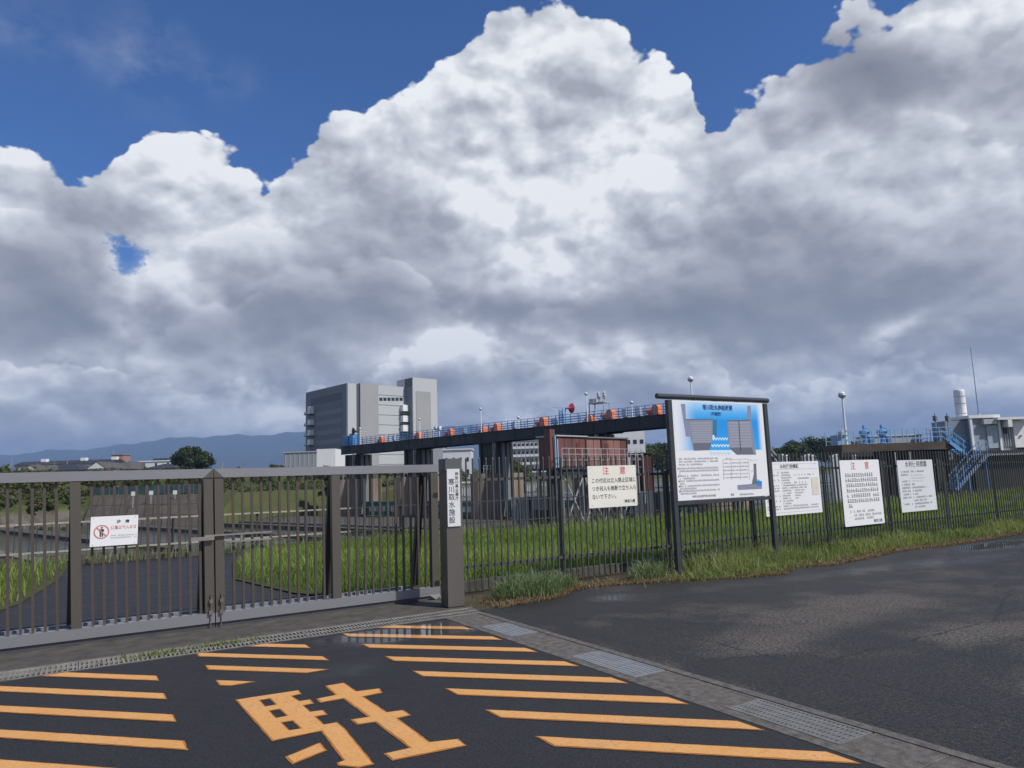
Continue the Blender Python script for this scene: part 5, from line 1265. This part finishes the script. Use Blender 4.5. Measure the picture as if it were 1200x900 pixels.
for i, py in enumerate((475, 487.5, 498.5)):
    a2, c2_ = sol(469), sol(475.8); z = H_(472, py)
    bb = MB(); bb.obox(Q(a2, -2.5, z-3.0), u*(c2_-a2), v*2.36, (0, 0, 3.0)); bb.build('balcony_parapet', M['white'], GB)
    bb = MB(); bb.obox(Q(a2-.3, -2.7, z-4.3), u*(c2_-a2), v*2.6, (0, 0, .35)); bb.build('balcony_slab', g_dd, GB)
b = MB(); b.obox(Q(sol(450), 3, ZT), u*2.2, v*2, (0, 0, 1.2)); b.tube(Q(sol(452), 3, ZT), Q(sol(452), 3, ZT+1.9), .3, 6); b.build('roof_plant', M['lamp_grey'], GB)
HR3 = np.array((HR[0], HR[1], 0.0))
# --- generic box building
def block(name, label, cat, px0, px1, py_top, dep, depth_m, m, roof_m=None, az=0, zbase=None, windows=None, wm=None, group=None, rooftype='flat', rise=1.5, side=None):
    a = at(px0, py_top, dep); c = at(px1, py_top, dep); z1 = a[2] if az == 0 else (a[2]+c[2])/2; zbase = 2.5 if zbase is None else zbase
    uu = np.array((c[0]-a[0], c[1]-a[1], 0)); L = np.linalg.norm(uu); uu /= L; vv = np.array((-uu[1], uu[0], 0))
    if np.dot(vv[:2], HF) < 0: vv = -vv
    o = np.array((a[0], a[1], zbase)); T = thing(name, label, cat, o, group)
    b = MB(); b.obox(o, uu*L, vv*depth_m, (0, 0, z1-zbase)); b.build('wall', m, T)
    rm = roof_m or m
    if rooftype == 'flat':
        b = MB(); b.obox(o+np.array((0, 0, z1-zbase+.01))-uu*.3-vv*.3, uu*(L+.6), vv*(depth_m+.6), (0, 0, .35)); b.build('roof', rm, T)
    elif rooftype in ('gable', 'gable_front'):
        e = .5; A0 = o+np.array((0, 0, z1-zbase+.01))
        if rooftype == 'gable':
            P_ = [A0-uu*e-vv*e, A0+uu*(L+e)-vv*e, A0+uu*(L+e)+vv*(depth_m+e), A0-uu*e+vv*(depth_m+e), A0-uu*e+vv*depth_m/2+(0, 0, rise), A0+uu*(L+e)+vv*depth_m/2+(0, 0, rise)]
            F_ = [(0, 1, 5, 4), (2, 3, 4, 5), (3, 0, 4), (1, 2, 5), (3, 2, 1, 0)]
        else:
            P_ = [A0-uu*e-vv*e, A0+uu*(L+e)-vv*e, A0+uu*(L+e)+vv*(depth_m+e), A0-uu*e+vv*(depth_m+e), A0+uu*L/2-vv*e+(0, 0, rise), A0+uu*L/2+vv*(depth_m+e)+(0, 0, rise)]
            F_ = [(0, 4, 5, 3), (4, 1, 2, 5), (0, 1, 4), (2, 3, 5), (3, 2, 1, 0)]
        b = MB(); b.add(P_, F_); b.build('roof', rm, T)
        if rooftype == 'gable_front':
            b = MB(); b.add([A0-vv*.02+uu*.1, A0-vv*(e+.02)+uu*(.1), A0+uu*(L-.1)-vv*(e+.02), A0+uu*L/2-vv*(e+.02)+(0, 0, rise-.35)], [(1, 2, 3)]); b.build('gable_wall', m, T)
    elif rooftype == 'hip':
        e = .6; A0 = o+np.array((0, 0, z1-zbase+.01)); h = min(depth_m/2, L*.35)
        P_ = [A0-uu*e-vv*e, A0+uu*(L+e)-vv*e, A0+uu*(L+e)+vv*(depth_m+e), A0-uu*e+vv*(depth_m+e), A0+uu*h+vv*depth_m/2+(0, 0, rise), A0+uu*(L-h)+vv*depth_m/2+(0, 0, rise)]
        b = MB(); b.add(P_, [(0, 1, 5, 4), (2, 3, 4, 5), (3, 0, 4), (1, 2, 5), (3, 2, 1, 0)]); b.build('roof', rm, T)
    if windows:
        nx, nz, fw_, fh, top, pitch = windows
        wme = None
        for i in range(nx):
            for j in range(nz):
                cx = L*(i+.5)/nx; w = L/nx*fw_; zt_ = z1-top-j*pitch
                if zt_-fh < zbase: continue
                if wme is None:
                    bb = MB(); bb.obox((0, 0, 0), uu*w, vv*.12, (0, 0, fh)); wme = bb.mesh('window'); wme.materials.append(wm or M['glass_dark'])
                ob = bpy.data.objects.new('window', wme); COL.objects.link(ob); ob.parent = T; ob.location = [float(q) for q in (uu*(cx-w/2)-vv*.06+np.array((0, 0, zt_-fh-zbase)))]
    return T, o, uu, vv, L, z1
roof_d = mat('dark_roof_tiles', (.035, .037, .042), .6, var=.2, scale=.6); wall_w = mat('white_wall', (.66, .67, .68), .7, var=.06, scale=.3); wall_c = mat('cream_wall', (.45, .42, .37), .7, var=.08, scale=.3); wall_g = mat('grey_wall', (.30, .31, .33), .7, var=.08, scale=.3)
salmon = mat('salmon_wall', (.36, .21, .17), .7, var=.08, scale=.3); brownr = mat('brown_roof', (.10, .085, .075), .7, var=.15)
# left skyline, seen over the gate's top rail
T, o, uu, vv, L, z1 = block('terraced_apartments', 'long low apartment block with a dark roof on the left skyline', 'apartments', 17, 131, 545.5, 300, 11, wall_g, roof_d, windows=(18, 2, .45, 1.5, 1.2, 3.0), rooftype='gable', rise=1.6)
for k in range(9):
    b = MB(); q = o+uu*(L*(k+.5)/9)-vv*1.6; b.obox(q+np.array((0, 0, z1-o[2]-3.2)), uu*(L/9*.62), vv*1.5, (0, 0, 1.1)); b.build('balcony', wall_c, T)
for k in (.22, .63, .95): b = MB(); q = o+uu*L*k+vv*3; b.obox(q+np.array((0, 0, z1-o[2]+1.2)), uu*2.2, vv*2, (0, 0, 1.3)); b.build('roof_tank', M['white'], T)
T, o, uu, vv, L, z1 = block('salmon_tower', 'small salmon coloured tower block with one dark window on the left skyline', 'building', 130.5, 144, 533.5, 310, 6, salmon, salmon, windows=(1, 1, .2, 1.3, .9, 3))
b = MB(); b.tube(o+uu*1.0+(0, 0, z1-o[2]), o+uu*1.0+np.array((0, 0, z1-o[2]+2.5)), .08, 6); b.build('aerial', M['lamp_grey'], T)
block('house', 'house with a pale front gable just above the far left of the gate rail', 'house', 26, 46, 552.0, 226, 12, wall_c, brownr, rooftype='gable_front', rise=1.9)
block('house', 'house with a dark hipped roof between two pale gables on the left skyline', 'house', 48, 92, 552.0, 235, 12, wall_g, roof_d, rooftype='hip', rise=2.2)
block('house', 'house with a white triangular gable below the salmon tower', 'house', 103, 124, 549.5, 226, 12, wall_w, brownr, rooftype='gable_front', rise=2.2)
block('house', 'house with a wide brown hipped roof right of the white gable', 'house', 122, 152, 550.5, 245, 12, wall_g, brownr, rooftype='hip', rise=2.6)
block('house', 'house with a beige gable right of the salmon tower', 'house', 143, 160, 549.0, 262, 12, mat('beige_wall', (.36, .32, .28), .7), brownr, rooftype='gable_front', rise=2.6)
T, o, uu, vv, L, z1 = block('white_building', 'long white flat building left of the lone tree', 'building', 162, 204, 541.5, 270, 12, wall_w, M['white'], windows=(3, 1, .16, 1.8, .6, 3))
for k in (.3, .45, .6): b = MB(); b.obox(o+uu*L*k+vv*3+np.array((0, 0, z1-o[2]+.4)), uu*1.6, vv*2, (0, 0, .9)); b.build('roof_unit', roof_d, T)
block('house', 'house with a dark hipped roof in front of the long white building', 'house', 170, 204, 549.5, 240, 12, wall_g, roof_d, rooftype='hip', rise=1.7)
def pole(px, py, dep, r, label, name='utility_pole', arms=False, m=None):
    p = at(px, py, dep); z0 = 2.5; T = thing(name, label, 'pole', (p[0], p[1], z0), 'distant poles on the skyline')
    b = MB(); b.tube((p[0], p[1], z0), (p[0], p[1], p[2]), r, 6); b.build('mast', m or M['grey_concrete'], T)
    if arms:
        for k in (.5, 1.3): b = MB(); c = np.array((p[0], p[1], p[2]-k)); h = np.array((HR[0], HR[1], 0)); b.bar(c-h*1.0, c+h*1.0, .15); b.build('crossarm', m or M['grey_concrete'], T)
pole(13.5, 534, 230, .16, 'thin pale pole at the far left of the skyline'); pole(44, 543, 235, .12, 'short pole behind the left pale gable', arms=True); pole(64, 541, 240, .12, 'pole rising from the dark hipped roof', arms=True); pole(79, 535, 250, .14, 'pole with cross arms above the long apartment roof', arms=True)
pole(260, 541.5, 260, .35, 'stubby double pole just right of the lone tree'); pole(287, 540, 270, .12, 'thin pole on the skyline above the right gate leaf', arms=True)
# white shed left of the bridge, at the foot of the grey block
T, o, uu, vv, L, z1 = block('white_shed', 'low shed with grey ribbed side and white gable below the grey block', 'shed', 333, 371, 531.0, 250, 26, mat('shed_grey_side', (.27, .29, .31), .6, var=.08), mat('shed_roof', (.42, .43, .45), .5), zbase=2.5)
for k in range(7): b = MB(); b.obox(o+uu*(L*(k+.2)/7)-vv*.12, uu*.25, vv*.11, (0, 0, z1-o[2]-.3)); b.build('wall_rib', M['lamp_grey'], T)
b = MB(); b.obox(o+uu*(L+.02)-vv*.05, uu*6.6, vv*26, (0, 0, z1-o[2]+1.0)); b.build('white_gable', M['white'], T)
# buildings under the bridge
block('white_building', 'plain white building between the pillar and the widest pier, under the bridge', 'building', 519, 552, 528, 190, 10, wall_w, wall_w, windows=(4, 2, .3, 1.1, 2.0, 3.2), zbase=1)
block('grey_building', 'light grey wall section behind the pillar under the bridge', 'building', 493, 520, 524, 230, 14, mat('pale_grey_wall', (.38, .40, .42), .6, var=.04), zbase=1)
bl = block('apartment_block', 'pale five storey apartment block seen under the bridge between pier and gate house', 'apartments', 590, 650, 517.5, 260, 14, mat('apartment_wall', (.52, .53, .54), .7, var=.08, scale=.2), wall_g, windows=(12, 5, .42, 1.5, .9, 2.9), zbase=2.5)
T, o, uu, vv, L, z1 = bl
for j in range(4):
    b = MB(); b.obox(o-vv*.9+np.array((0, 0, z1-o[2]-2.9*(j+1))), uu*L, vv*.8, (0, 0, .9)); b.build('balcony_row', wall_w, T)
for k in range(1, 12): b = MB(); b.obox(o+uu*(L*k/12)-vv*.9, uu*.22, vv*.85, (0, 0, z1-o[2]-.4)); b.build('partition', wall_g, T)
for k in (.15, .5, .75): b = MB(); b.obox(o+uu*L*k+vv*3+np.array((0, 0, z1-o[2]+.4)), uu*3.2, vv*3, (0, 0, 1.6)); b.build('roof_house', wall_w, T)
block('factory', 'white factory with a dark strip of windows right of the gate house roof', 'factory', 716, 755, 503, 190, 12, wall_w, M['white'], windows=(5, 3, .55, 1.1, 3.0, 3.4), zbase=1)

# teal fence and dark revetment on the far bank, seen through the left leaf
T = thing('teal_fence', 'long blue green fence on the far bank seen through the left gate leaf', 'fence', at(170, 578, 118)); a = at(108, 580.5, 124); c = at(238, 577.5, 114); uu = c-a; Lf = np.linalg.norm(uu); uu /= Lf
tealf = mat('teal_fence_paint', (.085, .14, .15), .7, var=.3, scale=.8)
for k in range(12): b = MB(); p0 = a+uu*(Lf*k/12+.04); b.obox(p0, uu*(Lf/12-.08), (0, .08, 0), (0, 0, 1.3)); b.build('panel', tealf, T); b = MB(); b.obox(a+uu*(Lf*k/12)-(0, .03, 2.0), uu*.08, (0, .12, 0), (0, 0, 3.4)); b.build('post', M['lamp_grey'], T)
for px, py, lb in ((156, 578.5, 'leftmost of the three little white boards on the blue green fence'), (177, 577.5, 'middle of the three little white boards on the blue green fence'), (205, 577, 'rightmost of the three little white boards on the blue green fence')):
    p = at(px, py, 112.5); b = MB(); b.obox(p-HR3*.32-(0, 0, .32), HR3*.64, np.array((*HF, 0))*.04, (0, 0, .64)); T = thing('notice_board', lb, 'sign', p); b.build('panel', M['white'], T)
    b = MB(); q = p+np.array((*HF, 0))*.05; b.bar((q[0], q[1], -3.5), (q[0], q[1], p[2]), .07); b.build('stake', M['lamp_grey'], T)
rv = MB(); a = at(96, 600, 108); c = at(246, 596, 100); a[2] = c[2] = -3.5; a2 = at(108, 581.5, 122); c2 = at(240, 578.5, 112); a[:2] += (HF*0)
N_ = 14
for k in range(N_):
    for j in range(3):
        P = lambda s, t: (a+(c-a)*s)*(1-t)+(a2+(c2-a2)*s)*t
        e = .0018; s0, s1, t0, t1 = k/N_+e, (k+1)/N_-e, j/3+.006, (j+1)/3-.006
        rv.add([P(s0, t0), P(s1, t0), P(s1, t1), P(s0, t1), P(s0, t0)-(0, 0, .4), P(s1, t0)-(0, 0, .4), P(s1, t1)-(0, 0, .4), P(s0, t1)-(0, 0, .4)], [(0, 1, 2, 3), (7, 6, 5, 4), (0, 4, 5, 1), (1, 5, 6, 2), (2, 6, 7, 3), (3, 7, 4, 0)])
bk_ = MB(); ub = (c2-a2); dn = np.array((-ub[1], ub[0], 0)); dn /= np.linalg.norm(dn)
if np.dot(dn[:2], HF) < 0: dn = -dn
zt4 = min(a2[2], c2[2])-.12
q0 = a2-ub*.25; q1 = c2+ub*.25; v_ = [q0, q1, q1+ub*.1+dn*46, q0-ub*.1+dn*46]
bk_.add([(*p[:2], -4.2) for p in (q0-ub*.12-dn*9, q1+ub*.12-dn*9, v_[2], v_[3])]+[(*p[:2], zt4) for p in v_], [(3, 2, 1, 0), (4, 5, 6, 7), (0, 1, 5, 4), (1, 2, 6, 5), (2, 3, 7, 6), (3, 0, 4, 7)])
bk_.build('far_earth_bank', soil_mat('earth_bank_soil', (.05, .07, .02), (.085, .095, .03), (.10, .08, .045), .25), kind='structure')
rv.build('revetment', mat('revetment_blocks', (.085, .070, .055), .9, var=.35, scale=.3), kind='structure')
# ================================================================== RIGHT SIDE INTAKE
ID = 55.0
def ip(px, py, off=0.0): return at(px, py, ID+off)
zt_ = float(ip(1050, 519.2)[2]); zb_ = float(ip(1050, 528.4)[2])
a = ip(984, 520); c = ip(1115, 520); iu = np.array((c[0]-a[0], c[1]-a[1], 0)); IL = np.linalg.norm(iu); iu /= IL; iv = np.array((-iu[1], iu[0], 0))
if np.dot(iv[:2], HF) < 0: iv = -iv
A_ = np.array((a[0], a[1], 0.0))
def I(x, y, z): q = A_+iu*x+iv*y; return np.array((q[0], q[1], z))
IN = thing('intake_gate_deck', 'shaded concrete intake deck with pale blue railing behind the right half of the fence', 'intake structure', I(IL/2, 3, -3.4))
b = MB(); b.obox(I(-.0, -.3, zb_), iu*IL, iv*3, (0, 0, zt_-zb_)); b.build('deck_slab', mat('brown_deck_edge', (.085, .065, .05), .8, var=.3, scale=.6), IN)
b = MB(); b.obox(I(-.05, -.34, zb_-.35), iu*2.4, iv*2.5, (0, 0, .34)); b.build('deck_nose', M['steel_dark'], IN)
b = MB(); b.obox(I(2.6, .6, -3.8), iu*(IL-2.8), iv*2.2, (0, 0, zb_+3.79)); b.build('wall', mat('intake_wall_shaded', (.04, .039, .038), .85, var=.3, scale=.4, streak=True), IN)  # wall and buttresses: concrete in shadow, the shade put into a near-black colour
for x in np.arange(3.0, IL, 2.2): b = MB(); b.obox(I(x, .05, -3.8), iu*.45, iv*.54, (0, 0, zb_+3.7)); b.build('buttress', M['dark_concrete'], IN)
for x in (4.0, 5.2): b = MB(); b.obox(I(x, -.25, -2.0), iu*.12, iv*.12, (0, 0, zb_+1.9)); b.build('white_pipe', M['lamp_grey'], IN)
RT_ = thing('deck_railing', 'pale blue railing along the top of the intake deck', 'railing', I(0, -.2, zt_))
for z in (1.10, .75, .38): b = MB(); b.bar(I(.1, -.2, zt_+z), I(IL-.1, -.2, zt_+z), .045); b.build('handrail', M['pale_blue'], RT_); b = MB(); b.bar(I(.1, 2.6, zt_+z), I(IL-.1, 2.6, zt_+z), .045); b.build('handrail', M['pale_blue'], RT_)
for x in np.arange(.1, IL, .95):
    for y in (-.2, 2.6): b = MB(); b.bar(I(x, y, zt_), I(x, y, zt_+1.1), .05); b.build('railing_post', M['pale_blue'], RT_)
def valve(x, label):
    T = thing('valve_hoist', label, 'valve hoist', I(x, .8, zt_), 'blue valve hoists on the intake deck'); b = MB(); b.lathe(I(x, .8, zt_), [(.34, 0), (.34, .08), (.16, .12), (.14, .55), (.26, .6), (.26, .72)], 12); b.build('pedestal', M['light_blue'], T)
    b = MB(); c0 = I(x, .8, zt_+.9); b.tube(c0-iu*.32, c0+iu*.32, .2, 12); b.build('gear_case', M['light_blue'], T)
    b = MB(); b.tube(I(x, .8, zt_+1.08), I(x, .8, zt_+1.5), .10, 10); b.build('spindle_cover', M['light_blue'], T)
    b = MB(); c1 = I(x, .55, zt_+.95)
    for k in range(16):
        t0, t1 = 2*math.pi*k/16, 2*math.pi*(k+1)/16; b.bar(c1+iu*math.cos(t0)*.30+np.array((0, 0, math.sin(t0)*.3)), c1+iu*math.cos(t1)*.30+np.array((0, 0, math.sin(t1)*.3)), .05)
    b.bar(c1-iu*.3, c1+iu*.3, .04); b.build('handwheel', M['blue_rail'], T)
    b = MB(); b.box(0, 0, 0, 0, 0, 0) if False else b.obox(I(x+.25, .5, zt_+.1), iu*.35, iv*.3, (0, 0, .5)); b.build('motor_box', M['blue_rail'], T)
ix = lambda px: float(np.dot((ip(px, 520)-A_)[:2], iu[:2]))
valve(ix(1020), 'light blue valve hoist on the intake deck, left of the two'); valve(ix(1041), 'light blue valve hoist on the intake deck, right of the two')
lamp(I(ix(991.5), -.1, zt_), float(ip(986, 461)[2])-zt_-.35, 'tall white lamp post with a round lamp at the left end of the intake deck', .10, .30)
p = at(811, 470, 80); lamp((p[0], p[1], -3.0), float(at(810, 443, 80)[2])+3.0-.4, 'lamp post with a round lamp rising behind the blue board', .11, .36)
T = thing('deck_hut', 'small pale box at the left end of the intake deck', 'box', I(.2, .6, zt_)); b = MB(); b.obox(I(.1, .5, zt_), iu*1.0, iv*1.2, (0, 0, .8)); b.build('body', M['pale_blue'], T); b = MB(); b.lathe(I(.55, .6, zt_+.8), [(.35, 0), (.3, .25), (.1, .4)], 10); b.build('dome', M['lamp_grey'], T)
T = thing('low_wall_unit', 'long low pale roof behind the intake deck railing', 'roof', I(ix(1060), 6.5, zt_)); b = MB(); b.obox(I(ix(1045), 3.6, zt_-.6), iu*(ix(1112)-ix(1045)), iv*2, (0, 0, 1.3)); b.build('wall', M['lamp_grey'], T); b = MB(); b.obox(I(ix(1045)-.1, 3.5, zt_+.71), iu*(ix(1112)-ix(1045)+.2), iv*2.2, (0, 0, .08)); b.build('cap', M['white'], T)
# stairs down from the deck
ST = thing('blue_stairs', 'light blue steel stairs zigzagging down from the intake deck', 'stairs', ip(1125, 583))
def stair(pa, pb, w, nst, m):
    pa, pb = np.array(pa), np.array(pb); wv = iv*w
    for off in (0, 1):
        b = MB(); b.bar(pa+wv*off, pb+wv*off, .06, .26); b.build('stringer', m, ST)
        b = MB(); b.bar(pa+wv*off+(0, 0, 1.0), pb+wv*off+(0, 0, 1.0), .06); b.bar(pa+wv*off+(0, 0, .55), pb+wv*off+(0, 0, .55), .05); b.build('handrail', m, ST)
        for k in range(0, nst+1, 3): q = pa+(pb-pa)*k/nst+wv*off; b = MB(); b.bar(q, q+np.array((0, 0, 1.0)), .05); b.build('baluster', m, ST)
    for k in range(nst): q = pa+(pb-pa)*(k+.5)/nst; b = MB(); b.obox(q-iu*.14+(0, 0, -.02), iu*.28, wv, (0, 0, .05)); b.build('tread', m, ST)
pA = ip(1113, 518, -.4); pB = ip(1133, 533, -.4); stair(pA, pB, 1.0, 7, M['light_blue'])
b = MB(); b.obox(pB-iu*.1-(0, 0, .1), iu*1.5, iv*2.2, (0, 0, .09)); b.build('landing', M['light_blue'], ST)
pC = pB+iu*.9-iv*1.1; pD = ip(1121, 574, -1.6); stair(pC, pD, .9, 16, mat('pale_stair_blue', (.24, .40, .64), .5, var=.1))
pE = pB+iu*1.5; b = MB()
for q in (pB-iu*.05, pB+iu*1.35): b.bar(q-np.array((0, 0, q[2]+3.0)), q, .1)
b.build('landing_leg', M['blue_rail'], ST, 'stuff')
# valve house buildings, tank and mast
def ibox(name, px0, px1, py_t, off, dpt, m, T, zb=-3.0, dz=0.0):
    x0, x1 = ix(px0), ix(px1); z1 = float(ip((px0+px1)/2, py_t, off)[2]); k = (ID+off)/ID
    a0 = ip(px0, 520, off); a1 = ip(px1, 520, off); b = MB(); b.obox((a0[0], a0[1], zb), (a1-a0)*np.array((1, 1, 0)), iv*dpt, (0, 0, z1-zb+dz)); return b.build(name, m, T)
PH = thing('pump_house', 'white and grey flat roofed pump house at the right edge behind the fence', 'pump house', ip(1160, 585))
ibox('grey_wing', 1110, 1142, 492.5, 1.0, 1.8, mat('pump_grey_wall', (.25, .275, .30), .6, var=.06), PH)
ibox('grey_wall', 1141, 1173, 487.5, .5, 2.5, mat('pump_blue_grey_wall', (.30, .335, .37), .6, var=.05), PH)
ibox('corner_trim', 1139.8, 1142.4, 487, .3, .19, M['white'], PH, zb=float(ip(1141, 527)[2])); ibox('corner_trim', 1172.6, 1175.2, 487, .3, .19, M['white'], PH, zb=float(ip(1173, 531)[2]))
ibox('cornice', 1139, 1176, 485.6, .25, 2.9, M['white'], PH, zb=float(ip(1158, 489.0)[2]))
ibox('ribbed_wall', 1174, 1192, 490, .6, 6.5, mat('pump_ribbed_wall', (.36, .36, .355), .65, var=.08), PH)
for k in range(6): x = 1176+k*2.8; ibox('wall_rib', x, x+.7, 491, .5, .098, M['lamp_grey'], PH, zb=float(ip(x, 523)[2]))
ibox('window', 1178.5, 1182.5, 501, .45, .1, M['glass_dark'], PH, zb=float(ip(1180, 507.5)[2]))
ibox('door_canopy', 1156, 1172, 490.5, .1, .39, M['lamp_grey'], PH, zb=float(ip(1164, 496.5)[2])); ibox('door', 1158.5, 1171, 498, .38, .1, mat('pump_door', (.36, .41, .45), .5), PH, zb=float(ip(1165, 525)[2]))
ibox('canopy', 1173, 1215, 488.0, -.2, 6, M['white'], PH, zb=float(ip(1190, 491.2)[2])); ibox('canopy_end', 1184.5, 1189.5, 491.3, -.2, .75, M['white'], PH, zb=float(ip(1187, 500)[2]))
ibox('white_front', 1190, 1216, 492, .4, 6, M['white'], PH, zb=float(ip(1200, 524)[2])); ibox('door_handle', 1197, 1199, 510, .3, .09, M['ink'], PH, zb=float(ip(1198, 511)[2]))
ibox('base_wall', 1139, 1220, 527.5, .2, 7, mat('pump_base_wall', (.05, .048, .045), .85, var=.3, scale=.5, streak=True), PH)
ibox('side_base', 1109, 1140, 531, 1.5, 2, M['dark_concrete'], PH)
ibox('ledge', 1140, 1216, 531.2, -.3, .5, M['lamp_grey'], PH, zb=float(ip(1170, 533.6)[2]))
b = MB(); zc = float(ip(1125, 492)[2]); c0 = ip(1127.5, 492, 2.2); zt2 = float(ip(1123, 455.5, 2.2)[2]); b.lathe((c0[0], c0[1], zc-.5), [(.40, 0), (.40, zt2-zc+.3), (.36, zt2-zc+.42), (.30, zt2-zc+.45)], 20); T = thing('vent_stack', 'white cylindrical stack standing on the pump house roof', 'stack', (c0[0], c0[1], zc)); b.build('cylinder', M['white'], T, smooth=False)
for zz in (.6, 1.4, 2.0): b = MB(); b.lathe((c0[0], c0[1], zc+zz), [(.42, 0), (.42, .06)], 20); b.build('hoop', M['lamp_grey'], T)
c0 = ip(1147, 487, 3); zt3 = float(ip(1139.5, 405, 3)[2]); T = thing('whip_aerial', 'tall thin whip aerial rising from the pump house roof', 'aerial', c0); b = MB(); b.tube(c0-(0, 0, .3), (c0[0], c0[1], zt3), .045, 6, .02); b.build('mast', M['steel_grey'], T); b = MB(); b.box(c0[0]-.1, c0[0]+.1, c0[1]-.1, c0[1]+.1, c0[2]-.3, c0[2]+.15); b.build('mount', M['lamp_grey'], T)
for px, py, lb in ((1097.5, 484, 'short thin pole at the right of the intake deck railing'), (1112, 484, 'short pole with a box at the corner of the pump house')):
    c0 = ip(px+1, 515); c0 = np.array((c0[0], c0[1], zt_)); T = thing('deck_pole', lb, 'pole', c0); b = MB(); b.tube(c0, (c0[0], c0[1], float(ip(px, py)[2])), .05, 6); b.build('mast', M['light_blue'], T); b = MB(); q = (c0[0], c0[1], float(ip(px, py)[2])-.6); b.box(q[0]-.12, q[0]+.12, q[1]-.12, q[1]+.12, q[2], q[2]+.4); b.build('box', M['steel_grey'], T)
# roof rails of the white pump house, seen as thin posts left of the intake (behind the board's right post)
T = thing('far_white_rails', 'pair of slanting pale pipes right of the blue board behind the fence', 'pipes', at(905, 530, 50))
b = MB(); b.bar(at(897, 525, 50), at(911, 541, 50), .07); b.build('pipe', M['lamp_grey'], T); b = MB(); b.bar(at(900.5, 523, 50), at(912, 536, 50), .07); b.build('pipe', M['lamp_grey'], T)
b = MB(); p = at(911, 541, 50); b.bar((p[0], p[1], -3.4), p, .12); b.build('support', M['lamp_grey'], T)
for i, px in enumerate((915, 920, 942, 946, 951, 975, 979, 1000)):
    p = at(px, 533.5+(i % 3)*.8, 52); T = thing('white_marker_post', ['white marker post nearest the blue board', 'second white marker post right of the blue board', 'white marker post above the crowded sign, left of three', 'white marker post above the crowded sign, middle of three', 'white marker post above the crowded sign, right of three', 'white marker post between the two white signs, left of the pair', 'white marker post between the two white signs, right of the pair', 'white marker post above the tall notice'][i], 'post', (p[0], p[1], -3.4), 'white marker posts beyond the fence')
    b = MB(); b.box(p[0]-.11, p[0]+.11, p[1]-.11, p[1]+.11, -3.4, p[2]); b.build('shaft', M['lamp_grey'], T); b = MB(); b.box(p[0]-.13, p[0]+.13, p[1]-.13, p[1]+.13, p[2]+.001, p[2]+.08); b.build('cap', M['white'], T)

# ================================================================== AIR
hz = bpy.data.materials.new('haze_air'); hz.use_nodes = True; t = NT(hz.node_tree); t.n.remove(t.n['Principled BSDF'])
pv = t.new('ShaderNodeVolumePrincipled'); pv.inputs['Color'].default_value = (.42, .62, 1.0, 1); pv.inputs['Density'].default_value = 1.5e-4; pv.inputs['Anisotropy'].default_value = 0.0
t.l.new(pv.outputs[0], t.n['Material Output'].inputs['Volume'])
b = MB(); b.box(-26000, 26000, -3200, 26000, -6, 620); hb = b.build('haze', hz, None, 'stuff')
